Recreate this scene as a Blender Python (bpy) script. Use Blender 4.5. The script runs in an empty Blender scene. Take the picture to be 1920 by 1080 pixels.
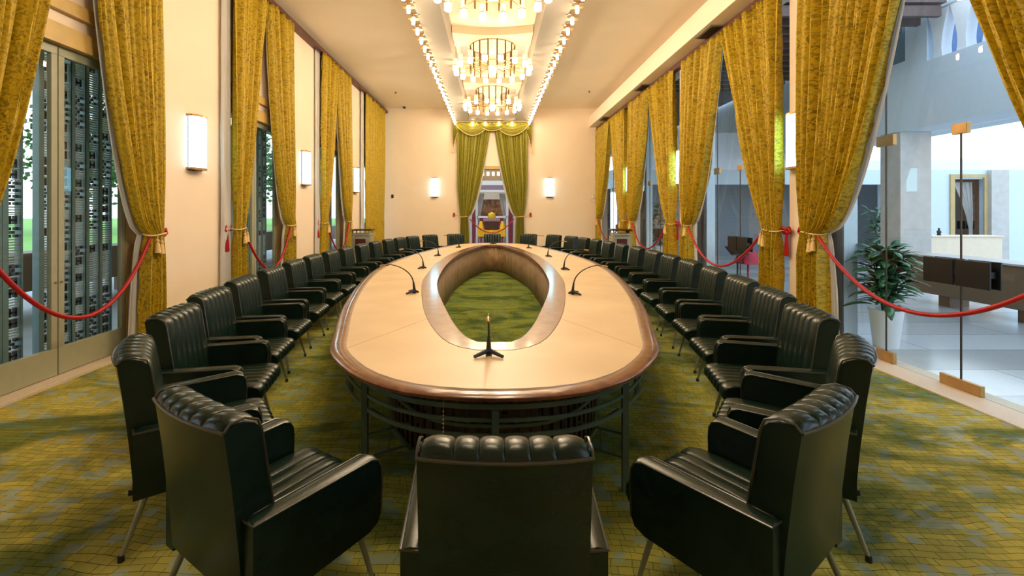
import bpy, bmesh, math, random
from mathutils import Vector, Matrix
random.seed(7)
S = bpy.context.scene
COL = S.collection
PI = math.pi
# ------------------------------------------------------------------ camera, world, exposure
cam_d = bpy.data.cameras.new('camera'); cam = bpy.data.objects.new('camera', cam_d); COL.objects.link(cam)
cam.location = (0, 0, 1.7); cam.rotation_euler = (PI/2, 0, 0)
cam_d.sensor_width = 36; cam_d.lens = 16.0; cam_d.shift_x = 0.0198; cam_d.shift_y = -0.0745
cam_d.clip_start = 0.05; cam_d.clip_end = 300
S.camera = cam
S.view_settings.view_transform = 'Standard'; S.view_settings.look = 'None'
S.view_settings.gamma = 1; S.view_settings.use_curve_mapping = False
S.view_settings.exposure = 0.13
W = bpy.data.worlds.new('world'); S.world = W; W.use_nodes = True
wn = W.node_tree.nodes; wl = W.node_tree.links
bg = wn['Background']
tc = wn.new('ShaderNodeTexCoord'); sx = wn.new('ShaderNodeSeparateXYZ'); rp = wn.new('ShaderNodeValToRGB')
wl.new(tc.outputs['Generated'], sx.inputs[0]); wl.new(sx.outputs['Z'], rp.inputs[0]); wl.new(rp.outputs[0], bg.inputs[0])
rp.color_ramp.elements[0].position = 0.0; rp.color_ramp.elements[0].color = (0.86, 0.93, 1.0, 1)
rp.color_ramp.elements[1].position = 0.9; rp.color_ramp.elements[1].color = (0.62, 0.78, 1.0, 1)
bg.inputs[1].default_value = 2.5
BULB_POWER = 40.0      # W per lamp point light inside the chandeliers

def px(x, y, Y):                      # a pixel of the photograph at depth Y
    return ((x-922)*Y/853.3, Y, 1.7-(y-397)*Y/853.3)
# ------------------------------------------------------------------ materials
MATS = {}
def newmat(name):
    m = bpy.data.materials.new(name); m.use_nodes = True
    nt = m.node_tree; b = nt.nodes['Principled BSDF']; MATS[name] = m
    return m, nt, b
def solid(name, col, rough=0.5, metal=0.0, var=0.08, scale=12, bump=0.0, bscale=80, coat=0.0, spec=0.5, sheen=0.0, emit=None, es=0):
    m, nt, b = newmat(name); N = nt.nodes; L = nt.links
    t = N.new('ShaderNodeTexCoord'); n = N.new('ShaderNodeTexNoise'); n.inputs['Scale'].default_value = scale; n.inputs['Detail'].default_value = 3
    L.new(t.outputs['Object'], n.inputs['Vector'])
    r = N.new('ShaderNodeValToRGB'); L.new(n.outputs['Fac'], r.inputs[0])
    r.color_ramp.elements[0].position = .3; r.color_ramp.elements[1].position = .7
    r.color_ramp.elements[0].color = tuple(c*(1-var) for c in col)+(1,)
    r.color_ramp.elements[1].color = tuple(min(1, c*(1+var)) for c in col)+(1,)
    L.new(r.outputs[0], b.inputs['Base Color'])
    b.inputs['Roughness'].default_value = rough; b.inputs['Metallic'].default_value = metal
    b.inputs['Coat Weight'].default_value = coat; b.inputs['Specular IOR Level'].default_value = spec
    b.inputs['Sheen Weight'].default_value = sheen
    if bump:
        n2 = N.new('ShaderNodeTexNoise'); n2.inputs['Scale'].default_value = bscale; L.new(t.outputs['Object'], n2.inputs['Vector'])
        bu = N.new('ShaderNodeBump'); bu.inputs['Strength'].default_value = bump; bu.inputs['Distance'].default_value = .005
        L.new(n2.outputs['Fac'], bu.inputs['Height']); L.new(bu.outputs[0], b.inputs['Normal'])
    if emit:
        b.inputs['Emission Color'].default_value = emit+(1,); b.inputs['Emission Strength'].default_value = es
    return m
wallM = solid('cream_paint', (.88, .72, .55), .75, var=.02, scale=2)
ceilM = solid('ceiling_paint', (.90, .78, .62), .8, var=.02, scale=1)
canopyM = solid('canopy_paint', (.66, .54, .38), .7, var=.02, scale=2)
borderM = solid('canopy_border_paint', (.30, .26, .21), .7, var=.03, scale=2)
leather = solid('dark_green_leather', (.007, .018, .012), .27, var=.2, scale=6, bump=.08, bscale=140, spec=.34)
pipingM = solid('leather_piping', (.040, .036, .024), .28, var=.1, spec=.7)
legM = solid('sage_metal_leg', (.26, .27, .20), .35, metal=.4, var=.05)
footM = solid('black_rubber', (.01, .01, .01), .6)
brownrail = solid('dark_brown_wood', (.10, .030, .018), .45, var=.3, scale=5)
goldwood = solid('golden_wood', (.55, .36, .10), .45, var=.12, scale=4)
panelwood = solid('ochre_panel', (.52, .37, .17), .55, var=.1, scale=3)
doorM = solid('sage_door_paint', (.36, .36, .25), .4, var=.04)
screenM = solid('blue_grey_metal', (.22, .31, .32), .4, metal=.2, var=.06)
fretM = solid('dark_fret_metal', (.05, .045, .045), .45, var=.3)
barM = solid('pale_rung_metal', (.50, .54, .56), .4, metal=.2, var=.1)
brass = solid('bronze_brass', (.50, .30, .12), .32, metal=.8, var=.12)
dkmetal = solid('dark_bronze', (.05, .035, .02), .4, metal=.6)
rodM = solid('bronze_rod', (.13, .08, .03), .35, metal=.6)
black = solid('black_plastic', (.012, .011, .012), .35)
redrope = solid('red_velvet', (.42, .003, .006), .5, var=.1)
cordM = solid('cream_gold_cord', (.72, .50, .20), .6, var=.15, scale=60)
tableleg = solid('green_grey_metal', (.10, .14, .10), .4, metal=.3, var=.08)
fretwood = solid('dark_brown_fretwork', (.035, .014, .010), .45, var=.3)
slatgap = solid('tan_panel', (.20, .13, .07), .6, var=.1)
stone = solid('pale_stone', (.62, .52, .40), .45, var=.12, scale=90)
whiteM = solid('white_plaster', (.83, .87, .92), .7, var=.02)
bluewhite = solid('cool_white_plaster', (.62, .72, .80), .7, var=.02)
marbleM = solid('grey_marble', (.50, .48, .46), .35, var=.08, scale=5)
dimM = solid('shaded_cool_white', (.20, .24, .28), .6)  # cool white darkened, the dim room's shade put into the colour
jambM = solid('taupe_stone', (.15, .13, .12), .5, var=.15)
louvreM = solid('dark_louvre_wood', (.12, .07, .065), .5, var=.2)
potM = solid('white_ceramic', (.82, .85, .88), .3, var=.01)
soilM = solid('soil', (.03, .02, .015), .9)
leafM = solid('glossy_leaf', (.035, .13, .045), .35, var=.5, scale=9)
treeM = solid('tree_leaf', (.07, .17, .06), .6, var=.4, scale=4)
barkM = solid('bark', (.12, .08, .05), .8)
grassM = solid('lawn', (.20, .42, .08), .9, var=.15, scale=2)
paveM = solid('terrace_paving', (.50, .55, .58), .6, var=.08, scale=3)
granite = solid('brown_granite', (.17, .11, .06), .4, var=.35, scale=120)
counterM = solid('cream_counter', (.80, .66, .50), .5, var=.03)
maroon = solid('maroon_paint', (.22, .03, .05), .5)
yellowcloth = solid('yellow_cloth', (.85, .55, .02), .7)
orangeM = solid('orange_wood', (.55, .22, .06), .5, var=.2)
purplegrey = solid('mauve_paint', (.30, .20, .26), .6)
greycab = solid('sage_grey_cabinet', (.36, .36, .30), .4, metal=.2)
darkred = solid('dark_red_panel', (.07, .012, .012), .4)
ventM = solid('vent_grille', (.24, .20, .15), .5)
whiteplastic = solid('white_plastic', (.75, .72, .66), .4)
crimson = solid('crimson_fabric', (.40, .02, .05), .6)
lampgold = solid('amber_glass', (.95, .72, .30), .15, emit=(1.0, .62, .22), es=1.6)

def emis(name, col, s):
    m = bpy.data.materials.new(name); m.use_nodes = True; nt = m.node_tree; nt.nodes.clear()
    o = nt.nodes.new('ShaderNodeOutputMaterial'); e = nt.nodes.new('ShaderNodeEmission')
    e.inputs[0].default_value = col+(1,); e.inputs[1].default_value = s; nt.links.new(e.outputs[0], o.inputs[0]); return m
lampwhite = emis("lit_lamp_glass", (1.0, .82, .56), 10.0)
bulbM = emis("lit_bulb", (1.0, .78, .50), 90.0)
sconceM = emis('lit_sconce_glass', (.40, .82, 1.0), 7.0)
transomlight = emis('lit_panel', (1.0, .9, .7), 1.5)

# glass: see-through with a fresnel reflection
def glassmat(name, tint, lo=.06):
    m = bpy.data.materials.new(name); m.use_nodes = True; nt = m.node_tree; nt.nodes.clear(); N = nt.nodes; L = nt.links
    o = N.new('ShaderNodeOutputMaterial'); mx = N.new('ShaderNodeMixShader'); tr = N.new('ShaderNodeBsdfTransparent'); gl = N.new('ShaderNodeBsdfGlossy')
    f = N.new('ShaderNodeFresnel'); f.inputs[0].default_value = 1.5
    tr.inputs[0].default_value = tint+(1,); gl.inputs['Roughness'].default_value = .0
    ge = N.new('ShaderNodeNewGeometry'); iv = N.new('ShaderNodeMath'); iv.operation = 'SUBTRACT'; iv.inputs[0].default_value = 1; L.new(ge.outputs['Backfacing'], iv.inputs[1])
    ml = N.new('ShaderNodeMath'); ml.operation = 'MULTIPLY'; L.new(f.outputs[0], ml.inputs[0]); L.new(iv.outputs[0], ml.inputs[1])
    L.new(ml.outputs[0], mx.inputs[0]); L.new(tr.outputs[0], mx.inputs[1]); L.new(gl.outputs[0], mx.inputs[2]); L.new(mx.outputs[0], o.inputs[0])
    return m
glassM = glassmat('clear_glass', (.93, .97, .97))

# wood of the rims: glossy brown with grain
m, nt, b = newmat('rim_wood'); N = nt.nodes; L = nt.links
t = N.new('ShaderNodeTexCoord'); mp = N.new('ShaderNodeMapping'); mp.inputs['Scale'].default_value = (1, 1, 1)
n = N.new('ShaderNodeTexNoise'); n.inputs['Scale'].default_value = 9; n.inputs['Detail'].default_value = 8; n.inputs['Distortion'].default_value = .6
r = N.new('ShaderNodeValToRGB'); r.color_ramp.elements[0].color = (.10, .032, .016, 1); r.color_ramp.elements[1].color = (.26, .105, .055, 1)
r.color_ramp.elements[0].position = .3; r.color_ramp.elements[1].position = .75
L.new(t.outputs['Object'], mp.inputs[0]); L.new(mp.outputs[0], n.inputs['Vector']); L.new(n.outputs['Fac'], r.inputs[0]); L.new(r.outputs[0], b.inputs['Base Color'])
b.inputs['Roughness'].default_value = .28; b.inputs['Coat Weight'].default_value = .6; b.inputs['Coat Roughness'].default_value = .12
rimM = m
# beige table leather
m, nt, b = newmat('beige_table_leather'); N = nt.nodes; L = nt.links
t = N.new('ShaderNodeTexCoord'); n = N.new('ShaderNodeTexNoise'); n.inputs['Scale'].default_value = 1.6; n.inputs['Detail'].default_value = 5
r = N.new('ShaderNodeValToRGB'); r.color_ramp.elements[0].color = (.60, .44, .26, 1); r.color_ramp.elements[1].color = (.70, .53, .33, 1)
r.color_ramp.elements[0].position = .35; r.color_ramp.elements[1].position = .7
L.new(t.outputs['Object'], n.inputs['Vector']); L.new(n.outputs['Fac'], r.inputs[0]); L.new(r.outputs[0], b.inputs['Base Color'])
b.inputs['Roughness'].default_value = .42
n2 = N.new('ShaderNodeTexNoise'); n2.inputs['Scale'].default_value = 260; L.new(t.outputs['Object'], n2.inputs['Vector'])
bu = N.new('ShaderNodeBump'); bu.inputs['Strength'].default_value = .12; bu.inputs['Distance'].default_value = .002; L.new(n2.outputs['Fac'], bu.inputs['Height']); L.new(bu.outputs[0], b.inputs['Normal'])
beigeM = m
seamM = solid('table_seam', (.40, .25, .12), .5)
# pleated lining
liningM = solid('bronze_pleated_lining', (.30, .19, .09), .38, var=.25, scale=7, sheen=.2)

# carpet
def carpet():
    m, nt, b = newmat('carpet'); N = nt.nodes; L = nt.links
    t = N.new('ShaderNodeTexCoord')
    def brick(w, h, rot, off, c1, c2, mort):
        wn_ = N.new('ShaderNodeTexNoise'); wn_.inputs['Scale'].default_value = 2.6; wn_.inputs['Detail'].default_value = 1; L.new(t.outputs['Object'], wn_.inputs['Vector'])
        va_ = N.new('ShaderNodeVectorMath'); va_.operation = 'MULTIPLY_ADD'; va_.inputs[1].default_value = (.14, .10, 0); L.new(wn_.outputs['Color'], va_.inputs[0]); L.new(t.outputs['Object'], va_.inputs[2])
        mp = N.new('ShaderNodeMapping'); mp.inputs['Rotation'].default_value = (0, 0, rot); L.new(va_.outputs[0], mp.inputs[0])
        br = N.new('ShaderNodeTexBrick'); L.new(mp.outputs[0], br.inputs['Vector'])
        br.inputs['Scale'].default_value = 1; br.inputs['Brick Width'].default_value = w; br.inputs['Row Height'].default_value = h
        br.inputs['Mortar Size'].default_value = mort; br.inputs['Color1'].default_value = c1; br.inputs['Color2'].default_value = c2
        br.inputs['Mortar'].default_value = (.10, .11, .02, 1); br.offset = off; br.squash = .7; br.squash_frequency = 3; br.inputs['Bias'].default_value = -.1
        return br
    b1 = brick(.105, .046, .05, .37, (.60, .50, .10, 1), (.42, .40, .10, 1), .0016)
    b2 = brick(.085, .069, .05, .61, (0, 0, 0, 1), (1, 1, 1, 1), .0); b2.inputs['Mortar'].default_value = (0, 0, 0, 1)
    th = N.new('ShaderNodeMath'); th.operation = 'GREATER_THAN'; th.inputs[1].default_value = .67; L.new(b2.outputs['Color'], th.inputs[0])
    b3 = brick(.21, .092, .05, .43, (.80, .80, .80, 1), (1.1, 1.1, 1.1, 1), .0012); b3.inputs['Mortar'].default_value = (.35, .4, .2, 1)
    wv = N.new('ShaderNodeTexNoise'); wv.inputs['Scale'].default_value = 260; L.new(t.outputs['Object'], wv.inputs['Vector'])
    mix0 = N.new('ShaderNodeMix'); mix0.data_type = 'RGBA'; L.new(th.outputs[0], mix0.inputs[0]); L.new(b1.outputs['Color'], mix0.inputs[6]); mix0.inputs[7].default_value = (.42, .46, .32, 1)
    mix = N.new('ShaderNodeMix'); mix.data_type = 'RGBA'; mix.blend_type = 'MULTIPLY'; mix.inputs[0].default_value = 1; L.new(mix0.outputs[2], mix.inputs[6]); L.new(b3.outputs['Color'], mix.inputs[7])
    # large worn patches in deeper green
    mp = N.new('ShaderNodeMapping'); mp.inputs['Scale'].default_value = (.55, 1.15, 1); L.new(t.outputs['Object'], mp.inputs[0])
    n = N.new('ShaderNodeTexNoise'); n.inputs['Scale'].default_value = 1.5; n.inputs['Detail'].default_value = 6; n.inputs['Roughness'].default_value = .6; n.inputs['Distortion'].default_value = .8; L.new(mp.outputs[0], n.inputs['Vector'])
    r = N.new('ShaderNodeValToRGB'); r.color_ramp.elements[0].position = .47; r.color_ramp.elements[1].position = .60; L.new(n.outputs['Fac'], r.inputs[0])
    m2 = N.new('ShaderNodeMix'); m2.data_type = 'RGBA'; m2.blend_type = 'MULTIPLY'; L.new(r.outputs[0], m2.inputs[0]); L.new(mix.outputs[2], m2.inputs[6]); m2.inputs[7].default_value = (.34, .46, .42, 1)
    m3 = N.new('ShaderNodeMix'); m3.data_type = 'RGBA'; m3.blend_type = 'MULTIPLY'; m3.inputs[0].default_value = .3; L.new(m2.outputs[2], m3.inputs[6]); L.new(wv.outputs['Color'], m3.inputs[7])
    # the seats' oval zone is a plainer, deeper green
    sp = N.new('ShaderNodeSeparateXYZ'); L.new(t.outputs['Object'], sp.inputs[0])
    def mth(op, a, bb):
        q = N.new('ShaderNodeMath'); q.operation = op
        for i, v in enumerate((a, bb)):
            if isinstance(v, (int, float)): q.inputs[i].default_value = v
            else: L.new(v, q.inputs[i])
        return q.outputs[0]
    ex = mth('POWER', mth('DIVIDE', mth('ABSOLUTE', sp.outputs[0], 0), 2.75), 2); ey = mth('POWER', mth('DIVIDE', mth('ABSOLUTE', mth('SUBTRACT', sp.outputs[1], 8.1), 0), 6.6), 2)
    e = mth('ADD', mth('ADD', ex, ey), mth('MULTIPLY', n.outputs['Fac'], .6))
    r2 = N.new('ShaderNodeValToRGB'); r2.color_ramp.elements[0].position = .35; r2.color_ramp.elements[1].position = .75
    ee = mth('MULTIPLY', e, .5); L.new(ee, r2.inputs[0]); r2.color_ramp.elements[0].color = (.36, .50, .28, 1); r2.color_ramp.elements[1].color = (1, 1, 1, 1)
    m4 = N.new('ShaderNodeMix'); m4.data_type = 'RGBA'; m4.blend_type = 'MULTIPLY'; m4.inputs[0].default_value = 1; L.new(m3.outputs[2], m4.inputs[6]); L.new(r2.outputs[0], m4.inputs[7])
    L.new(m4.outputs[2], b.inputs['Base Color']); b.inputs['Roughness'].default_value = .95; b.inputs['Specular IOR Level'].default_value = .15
    bu = N.new('ShaderNodeBump'); bu.inputs['Strength'].default_value = .4; bu.inputs['Distance'].default_value = .004; L.new(b1.outputs['Fac'], bu.inputs['Height']); bu.invert = True; L.new(bu.outputs[0], b.inputs['Normal'])
    return m
carpetM = carpet()
# terrazzo lobby floor
m, nt, b = newmat('terrazzo'); N = nt.nodes; L = nt.links
t = N.new('ShaderNodeTexCoord'); br = N.new('ShaderNodeTexBrick'); L.new(t.outputs['Object'], br.inputs['Vector'])
br.inputs['Scale'].default_value = 1; br.inputs['Brick Width'].default_value = 3.6; br.inputs['Row Height'].default_value = .7; br.inputs['Mortar Size'].default_value = .006
br.inputs['Color1'].default_value = (.66, .69, .72, 1); br.inputs['Color2'].default_value = (.30, .32, .32, 1); br.inputs['Bias'].default_value = -.35; br.inputs['Mortar'].default_value = (.2, .2, .2, 1)
n = N.new('ShaderNodeTexNoise'); n.inputs['Scale'].default_value = 70; L.new(t.outputs['Object'], n.inputs['Vector'])
mx = N.new('ShaderNodeMix'); mx.data_type = 'RGBA'; mx.blend_type = 'MULTIPLY'; mx.inputs[0].default_value = .35; L.new(br.outputs['Color'], mx.inputs[6]); L.new(n.outputs['Color'], mx.inputs[7])
L.new(mx.outputs[2], b.inputs['Base Color']); b.inputs['Roughness'].default_value = .16
terrazzo = m
# velvet damask
def velvet(name, g1, g2, dark, sc=26):
    m, nt, b = newmat(name); N = nt.nodes; L = nt.links
    uv = N.new('ShaderNodeUVMap')
    n = N.new('ShaderNodeTexNoise'); n.inputs['Scale'].default_value = sc; n.inputs['Detail'].default_value = 2.5; n.inputs['Roughness'].default_value = .55; n.inputs['Distortion'].default_value = 1.2; L.new(uv.outputs[0], n.inputs['Vector'])
    r = N.new('ShaderNodeValToRGB'); r.color_ramp.elements[0].position = .42; r.color_ramp.elements[0].color = dark+(1,); r.color_ramp.elements[1].position = .52; r.color_ramp.elements[1].color = g1+(1,)
    L.new(n.outputs['Fac'], r.inputs[0])
    n2 = N.new('ShaderNodeTexNoise'); n2.inputs['Scale'].default_value = 2.2; n2.inputs['Detail'].default_value = 2; L.new(uv.outputs[0], n2.inputs['Vector'])
    mx = N.new('ShaderNodeMix'); mx.data_type = 'RGBA'; L.new(n2.outputs['Fac'], mx.inputs[0]); L.new(r.outputs[0], mx.inputs[6]); mx.inputs[7].default_value = g2+(1,)
    L.new(mx.outputs[2], b.inputs['Base Color']); b.inputs['Roughness'].default_value = .6; b.inputs['Sheen Weight'].default_value = .08; b.inputs['Sheen Roughness'].default_value = .4
    b.inputs['Sheen Tint'].default_value = (.9, .8, .2, 1)
    bu = N.new('ShaderNodeBump'); bu.inputs['Strength'].default_value = .3; bu.inputs['Distance'].default_value = .003; L.new(n.outputs['Fac'], bu.inputs['Height']); L.new(bu.outputs[0], b.inputs['Normal'])
    return m
velvetM = velvet('olive_gold_damask_velvet', (.58, .38, .004), (.50, .34, .005), (.050, .036, .002), 28)
velvetB = velvet('olive_green_velvet', (.26, .23, .015), (.23, .20, .012), (.15, .13, .008), 14)
# sheer
m = bpy.data.materials.new('white_sheer'); m.use_nodes = True; nt = m.node_tree; nt.nodes.clear(); N = nt.nodes; L = nt.links
o = N.new('ShaderNodeOutputMaterial'); mx = N.new('ShaderNodeMixShader'); d = N.new('ShaderNodeBsdfDiffuse'); tl = N.new('ShaderNodeBsdfTranslucent')
d.inputs[0].default_value = (.80, .76, .72, 1); tl.inputs[0].default_value = (.80, .80, .80, 1); mx.inputs[0].default_value = .35
L.new(d.outputs[0], mx.inputs[1]); L.new(tl.outputs[0], mx.inputs[2]); L.new(mx.outputs[0], o.inputs[0]); sheerM = m
# landscape picture: brown mottled
m, nt, b = newmat('brown_picture'); N = nt.nodes; L = nt.links
t = N.new('ShaderNodeTexCoord'); n = N.new('ShaderNodeTexNoise'); n.inputs['Scale'].default_value = 2.2; n.inputs['Detail'].default_value = 7; n.inputs['Distortion'].default_value = 1
r = N.new('ShaderNodeValToRGB'); r.color_ramp.elements[0].color = (.07, .02, .006, 1); r.color_ramp.elements[1].color = (.50, .22, .07, 1); r.color_ramp.elements[0].position = .35; r.color_ramp.elements[1].position = .7
L.new(t.outputs['Object'], n.inputs['Vector']); L.new(n.outputs['Fac'], r.inputs[0]); L.new(r.outputs[0], b.inputs['Base Color']); pictureM = m

# ------------------------------------------------------------------ mesh builder
WL = {}
class MB:
    def __init__(s): s.v = []; s.f = []; s.m = []; s.uv = None
    def add(s, vs, fs, mi=0):
        k = len(s.v); s.v += [tuple(p) for p in vs]; s.f += [tuple(i+k for i in f) for f in fs]; s.m += [mi]*len(fs); return s
    def box(s, a, b, mi=0):
        x0, x1 = sorted((a[0], b[0])); y0, y1 = sorted((a[1], b[1])); z0, z1 = sorted((a[2], b[2]))
        return s.add([(x0,y0,z0),(x1,y0,z0),(x1,y1,z0),(x0,y1,z0),(x0,y0,z1),(x1,y0,z1),(x1,y1,z1),(x0,y1,z1)],
              [(0,3,2,1),(4,5,6,7),(0,1,5,4),(1,2,6,5),(2,3,7,6),(3,0,4,7)], mi)
    def cyl(s, p, q, r, r2=None, n=12, mi=0, cap=True):
        if r2 is None: r2 = r
        p = Vector(p); q = Vector(q); d = (q-p).normalized(); a = d.orthogonal().normalized(); c = d.cross(a)
        vs = [p+(a*math.cos(2*PI*i/n)+c*math.sin(2*PI*i/n))*r for i in range(n)]+[q+(a*math.cos(2*PI*i/n)+c*math.sin(2*PI*i/n))*r2 for i in range(n)]
        fs = [(i, (i+1)%n, n+(i+1)%n, n+i) for i in range(n)]
        if cap: fs += [tuple(range(n))[::-1], tuple(range(n, 2*n))]
        return s.add(vs, fs, mi)
    def tube(s, pts, r, n=8, mi=0, closed=False, rs=None):
        pts = [Vector(p) for p in pts]; m = len(pts); vs = []; prev = None
        for i, p in enumerate(pts):
            if closed: d = pts[(i+1)%m]-pts[i-1]
            else: d = pts[min(i+1, m-1)]-pts[max(i-1, 0)]
            d = d.normalized() if d.length > 1e-9 else Vector((0,0,1))
            if prev is None: a = d.orthogonal().normalized()
            else:
                a = prev-d*prev.dot(d); a = a.normalized() if a.length > 1e-6 else d.orthogonal().normalized()
            prev = a; c = d.cross(a); rr = rs[i] if rs else r
            vs += [p+(a*math.cos(2*PI*j/n)+c*math.sin(2*PI*j/n))*rr for j in range(n)]
        fs = []
        for i in range(m if closed else m-1):
            k = (i+1)%m
            fs += [(i*n+j, i*n+(j+1)%n, k*n+(j+1)%n, k*n+j) for j in range(n)]
        if not closed: fs += [tuple(range(n))[::-1], tuple(range((m-1)*n, m*n))]
        return s.add(vs, fs, mi)
    def lathe(s, prof, c=(0,0,0), n=20, mi=0):
        vs = []; k = len(prof)
        for i in range(n):
            a = 2*PI*i/n
            vs += [(c[0]+r*math.cos(a), c[1]+r*math.sin(a), c[2]+z) for r, z in prof]
        fs = [(i*k+j, ((i+1)%n)*k+j, ((i+1)%n)*k+j+1, i*k+j+1) for i in range(n) for j in range(k-1)]
        return s.add(vs, fs, mi)
    def grid(s, rows, mi=0, closed_u=False):
        h = len(rows); w = len(rows[0]); vs = [p for r in rows for p in r]
        fs = [(i*w+j, i*w+(j+1)%w, (i+1)*w+(j+1)%w, (i+1)*w+j) for i in range(h-1) for j in range(w if closed_u else w-1)]
        return s.add(vs, fs, mi)
    def prism(s, poly, a, b, axis='x', mi=0):
        n = len(poly)
        def P(u, v, w): return {'x': (w, u, v), 'y': (u, w, v), 'z': (u, v, w)}[axis]
        vs = [P(u, v, a) for u, v in poly]+[P(u, v, b) for u, v in poly]
        fs = [tuple(range(n))[::-1], tuple(range(n, 2*n))]+[(i, (i+1)%n, n+(i+1)%n, n+i) for i in range(n)]
        return s.add(vs, fs, mi)
def thing(name, label=None, cat=None, loc=(0,0,0), group=None, kind=None):
    o = bpy.data.objects.new(name, None); COL.objects.link(o); o.empty_display_size = .1; o.location = loc; WL[o.name] = Vector(loc)
    tag(o, label, cat, group, kind); return o
def tag(o, label=None, cat=None, group=None, kind=None):
    if label: o['label'] = label
    if cat: o['category'] = cat
    if group: o['group'] = group
    if kind: o['kind'] = kind
    return o
def obj(name, mb, mats, parent=None, loc=None, smooth=False, bevel=0, seg=2, solid_=0, fix=True):
    if not isinstance(mats, (list, tuple)): mats = [mats]
    base = Vector(WL[parent.name]) if parent is not None else Vector((0,0,0))
    own = Vector(loc) if loc is not None else base
    me = bpy.data.meshes.new(name); me.from_pydata([(x-own.x, y-own.y, z-own.z) for x, y, z in mb.v], [], mb.f)
    for mm in mats: me.materials.append(mm)
    me.polygons.foreach_set('material_index', mb.m)
    if mb.uv:
        ul = me.uv_layers.new(name='UVMap'); 
        for lp in me.loops: ul.data[lp.index].uv = mb.uv[lp.vertex_index]
    if smooth: me.polygons.foreach_set('use_smooth', [True]*len(me.polygons))
    if fix:
        bm = bmesh.new(); bm.from_mesh(me); bmesh.ops.recalc_face_normals(bm, faces=bm.faces); bm.to_mesh(me); bm.free()
    me.update()
    o = bpy.data.objects.new(name, me); COL.objects.link(o)
    if parent is not None: o.parent = parent; o.location = own-base
    else: o.location = own
    WL[o.name] = own
    if bevel:
        md = o.modifiers.new('bevel', 'BEVEL'); md.width = bevel; md.segments = seg; md.limit_method = 'ANGLE'; md.angle_limit = math.radians(40)
        me.polygons.foreach_set('use_smooth', [True]*len(me.polygons)); md.harden_normals = True
    if solid_:
        md = o.modifiers.new('thickness', 'SOLIDIFY'); md.thickness = solid_; md.offset = 0
    if smooth: 
        try: me.set_sharp_from_angle(angle=math.radians(50))
        except Exception: pass
    return o
def struct(name, mb, mats, **k):
    o = obj(name, mb, mats, **k)
    if o.parent is None: o['kind'] = 'structure'
    return o
def dup(root, loc=None, rot=None, label=None, group=None, mirror=False):
    kids = {}
    for o in list(COL.objects):
        if o.parent: kids.setdefault(o.parent.name, []).append(o)
    def rec(o, par):
        c = o.copy(); COL.objects.link(c); c.parent = par
        for ch in kids.get(o.name, []): rec(ch, c)
        return c
    r = rec(root, None)
    if loc is not None: r.location = loc
    if rot is not None: r.rotation_euler = (0, 0, rot)
    if label: r['label'] = label
    if group: r['group'] = group
    return r

# ------------------------------------------------------------------ room shell
XW = 4.30; XD = 4.45; YB = 18.16; YN = -6.0; ZC = 5.83
BAYS = [0.81, 4.65, 8.49, 12.33, 16.17]      # bay centres along both long walls
PILS = [2.73, 6.57, 10.41, 14.25]            # piers between them
BAYR = [c-.2 for c in BAYS]; PILR = [p-.2 for p in PILS]; CHY = [3.1, 7.0, 10.85, 14.7]
mb = MB(); mb.box((-4.28, YN, -.05), (4.16, YB+.0, 0)); struct('floor', mb, carpetM)
mb = MB(); mb.box((-4.7, YN, ZC), (4.7, YB+.3, ZC+.15)); struct('ceiling', mb, ceilM)
mb = MB(); mb.box((-4.7, YN-.2, 0), (4.7, YN, ZC)); struct('wall_near', mb, wallM)
# kerbs of pale stone
mb = MB(); mb.box((-4.75, YN, -.05), (-4.25, YB, .03)); struct('trim_1', mb, stone, bevel=.006)
mb = MB(); mb.box((4.14, YN, -.05), (4.62, YB, .012)); struct('trim_2', mb, stone, bevel=.004)
# left wall with openings (door zones 1.15 either side of each bay centre, up to z=5.65)
mb = MB(); e = [YN]+[v for c in BAYS for v in (c-1.13, c+1.13)]+[YB]
e[-2] = YB-.02
for i in range(0, len(e), 2):
    a, b = e[i], e[i+1]
    if b-a > .03: mb.box((-4.62, a, 0), (-XW, b, 5.66))
mb.box((-4.62, YN, 5.66), (-XW, YB, ZC))
for c in BAYS: mb.box((-4.62, c-1.13, 3.88), (-XW-.10, min(c+1.13, YB), 5.66))
struct('wall_left', mb, wallM)
# right wall: piers and the strip over the glazing
mb = MB()
for p in PILR: mb.box((XW, p-.20, 0), (4.52, p+.20, 5.0))
mb.box((XW, YN, 4.98), (4.62, YB, ZC))
mb.box((XW, YN, 0), (4.52, -1.25, 5.0))
struct('wall_right', mb, wallM)
# back wall with the doorway
DX0, DX1, DZ = -.98, 1.0, 3.52
mb = MB(); mb.box((-4.62, YB, 0), (DX0, YB+.2, ZC)); mb.box((DX1, YB, 0), (4.62, YB+.2, ZC)); mb.box((DX0, YB, DZ), (DX1, YB+.2, ZC))
struct('wall_back', mb, wallM)
# pelmet rails
mb = MB(); mb.box((-XW, YN, 5.62), (-XW+.16, YB, 5.72)); mb.box((-XW, YN, 5.72), (-XW+.05, YB, 5.78))
o = struct('trim_3', mb, brownrail, bevel=.006)
mb = MB(); mb.box((XW-.13, YN, 4.93), (XW, YB, 5.06)); struct('trim_4', mb, brownrail, bevel=.006)
# air-conditioning soffit along the right wall
mb = MB(); mb.box((3.87, YN, 5.06), (XW, YB, 5.49)); struct('trim_5', mb, ceilM, bevel=.01)
mb = MB(); mb.box((-4.28, YB-.03, ZC-.03), (4.28, YB, ZC)); struct('trim_6', mb, wallM)
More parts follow.
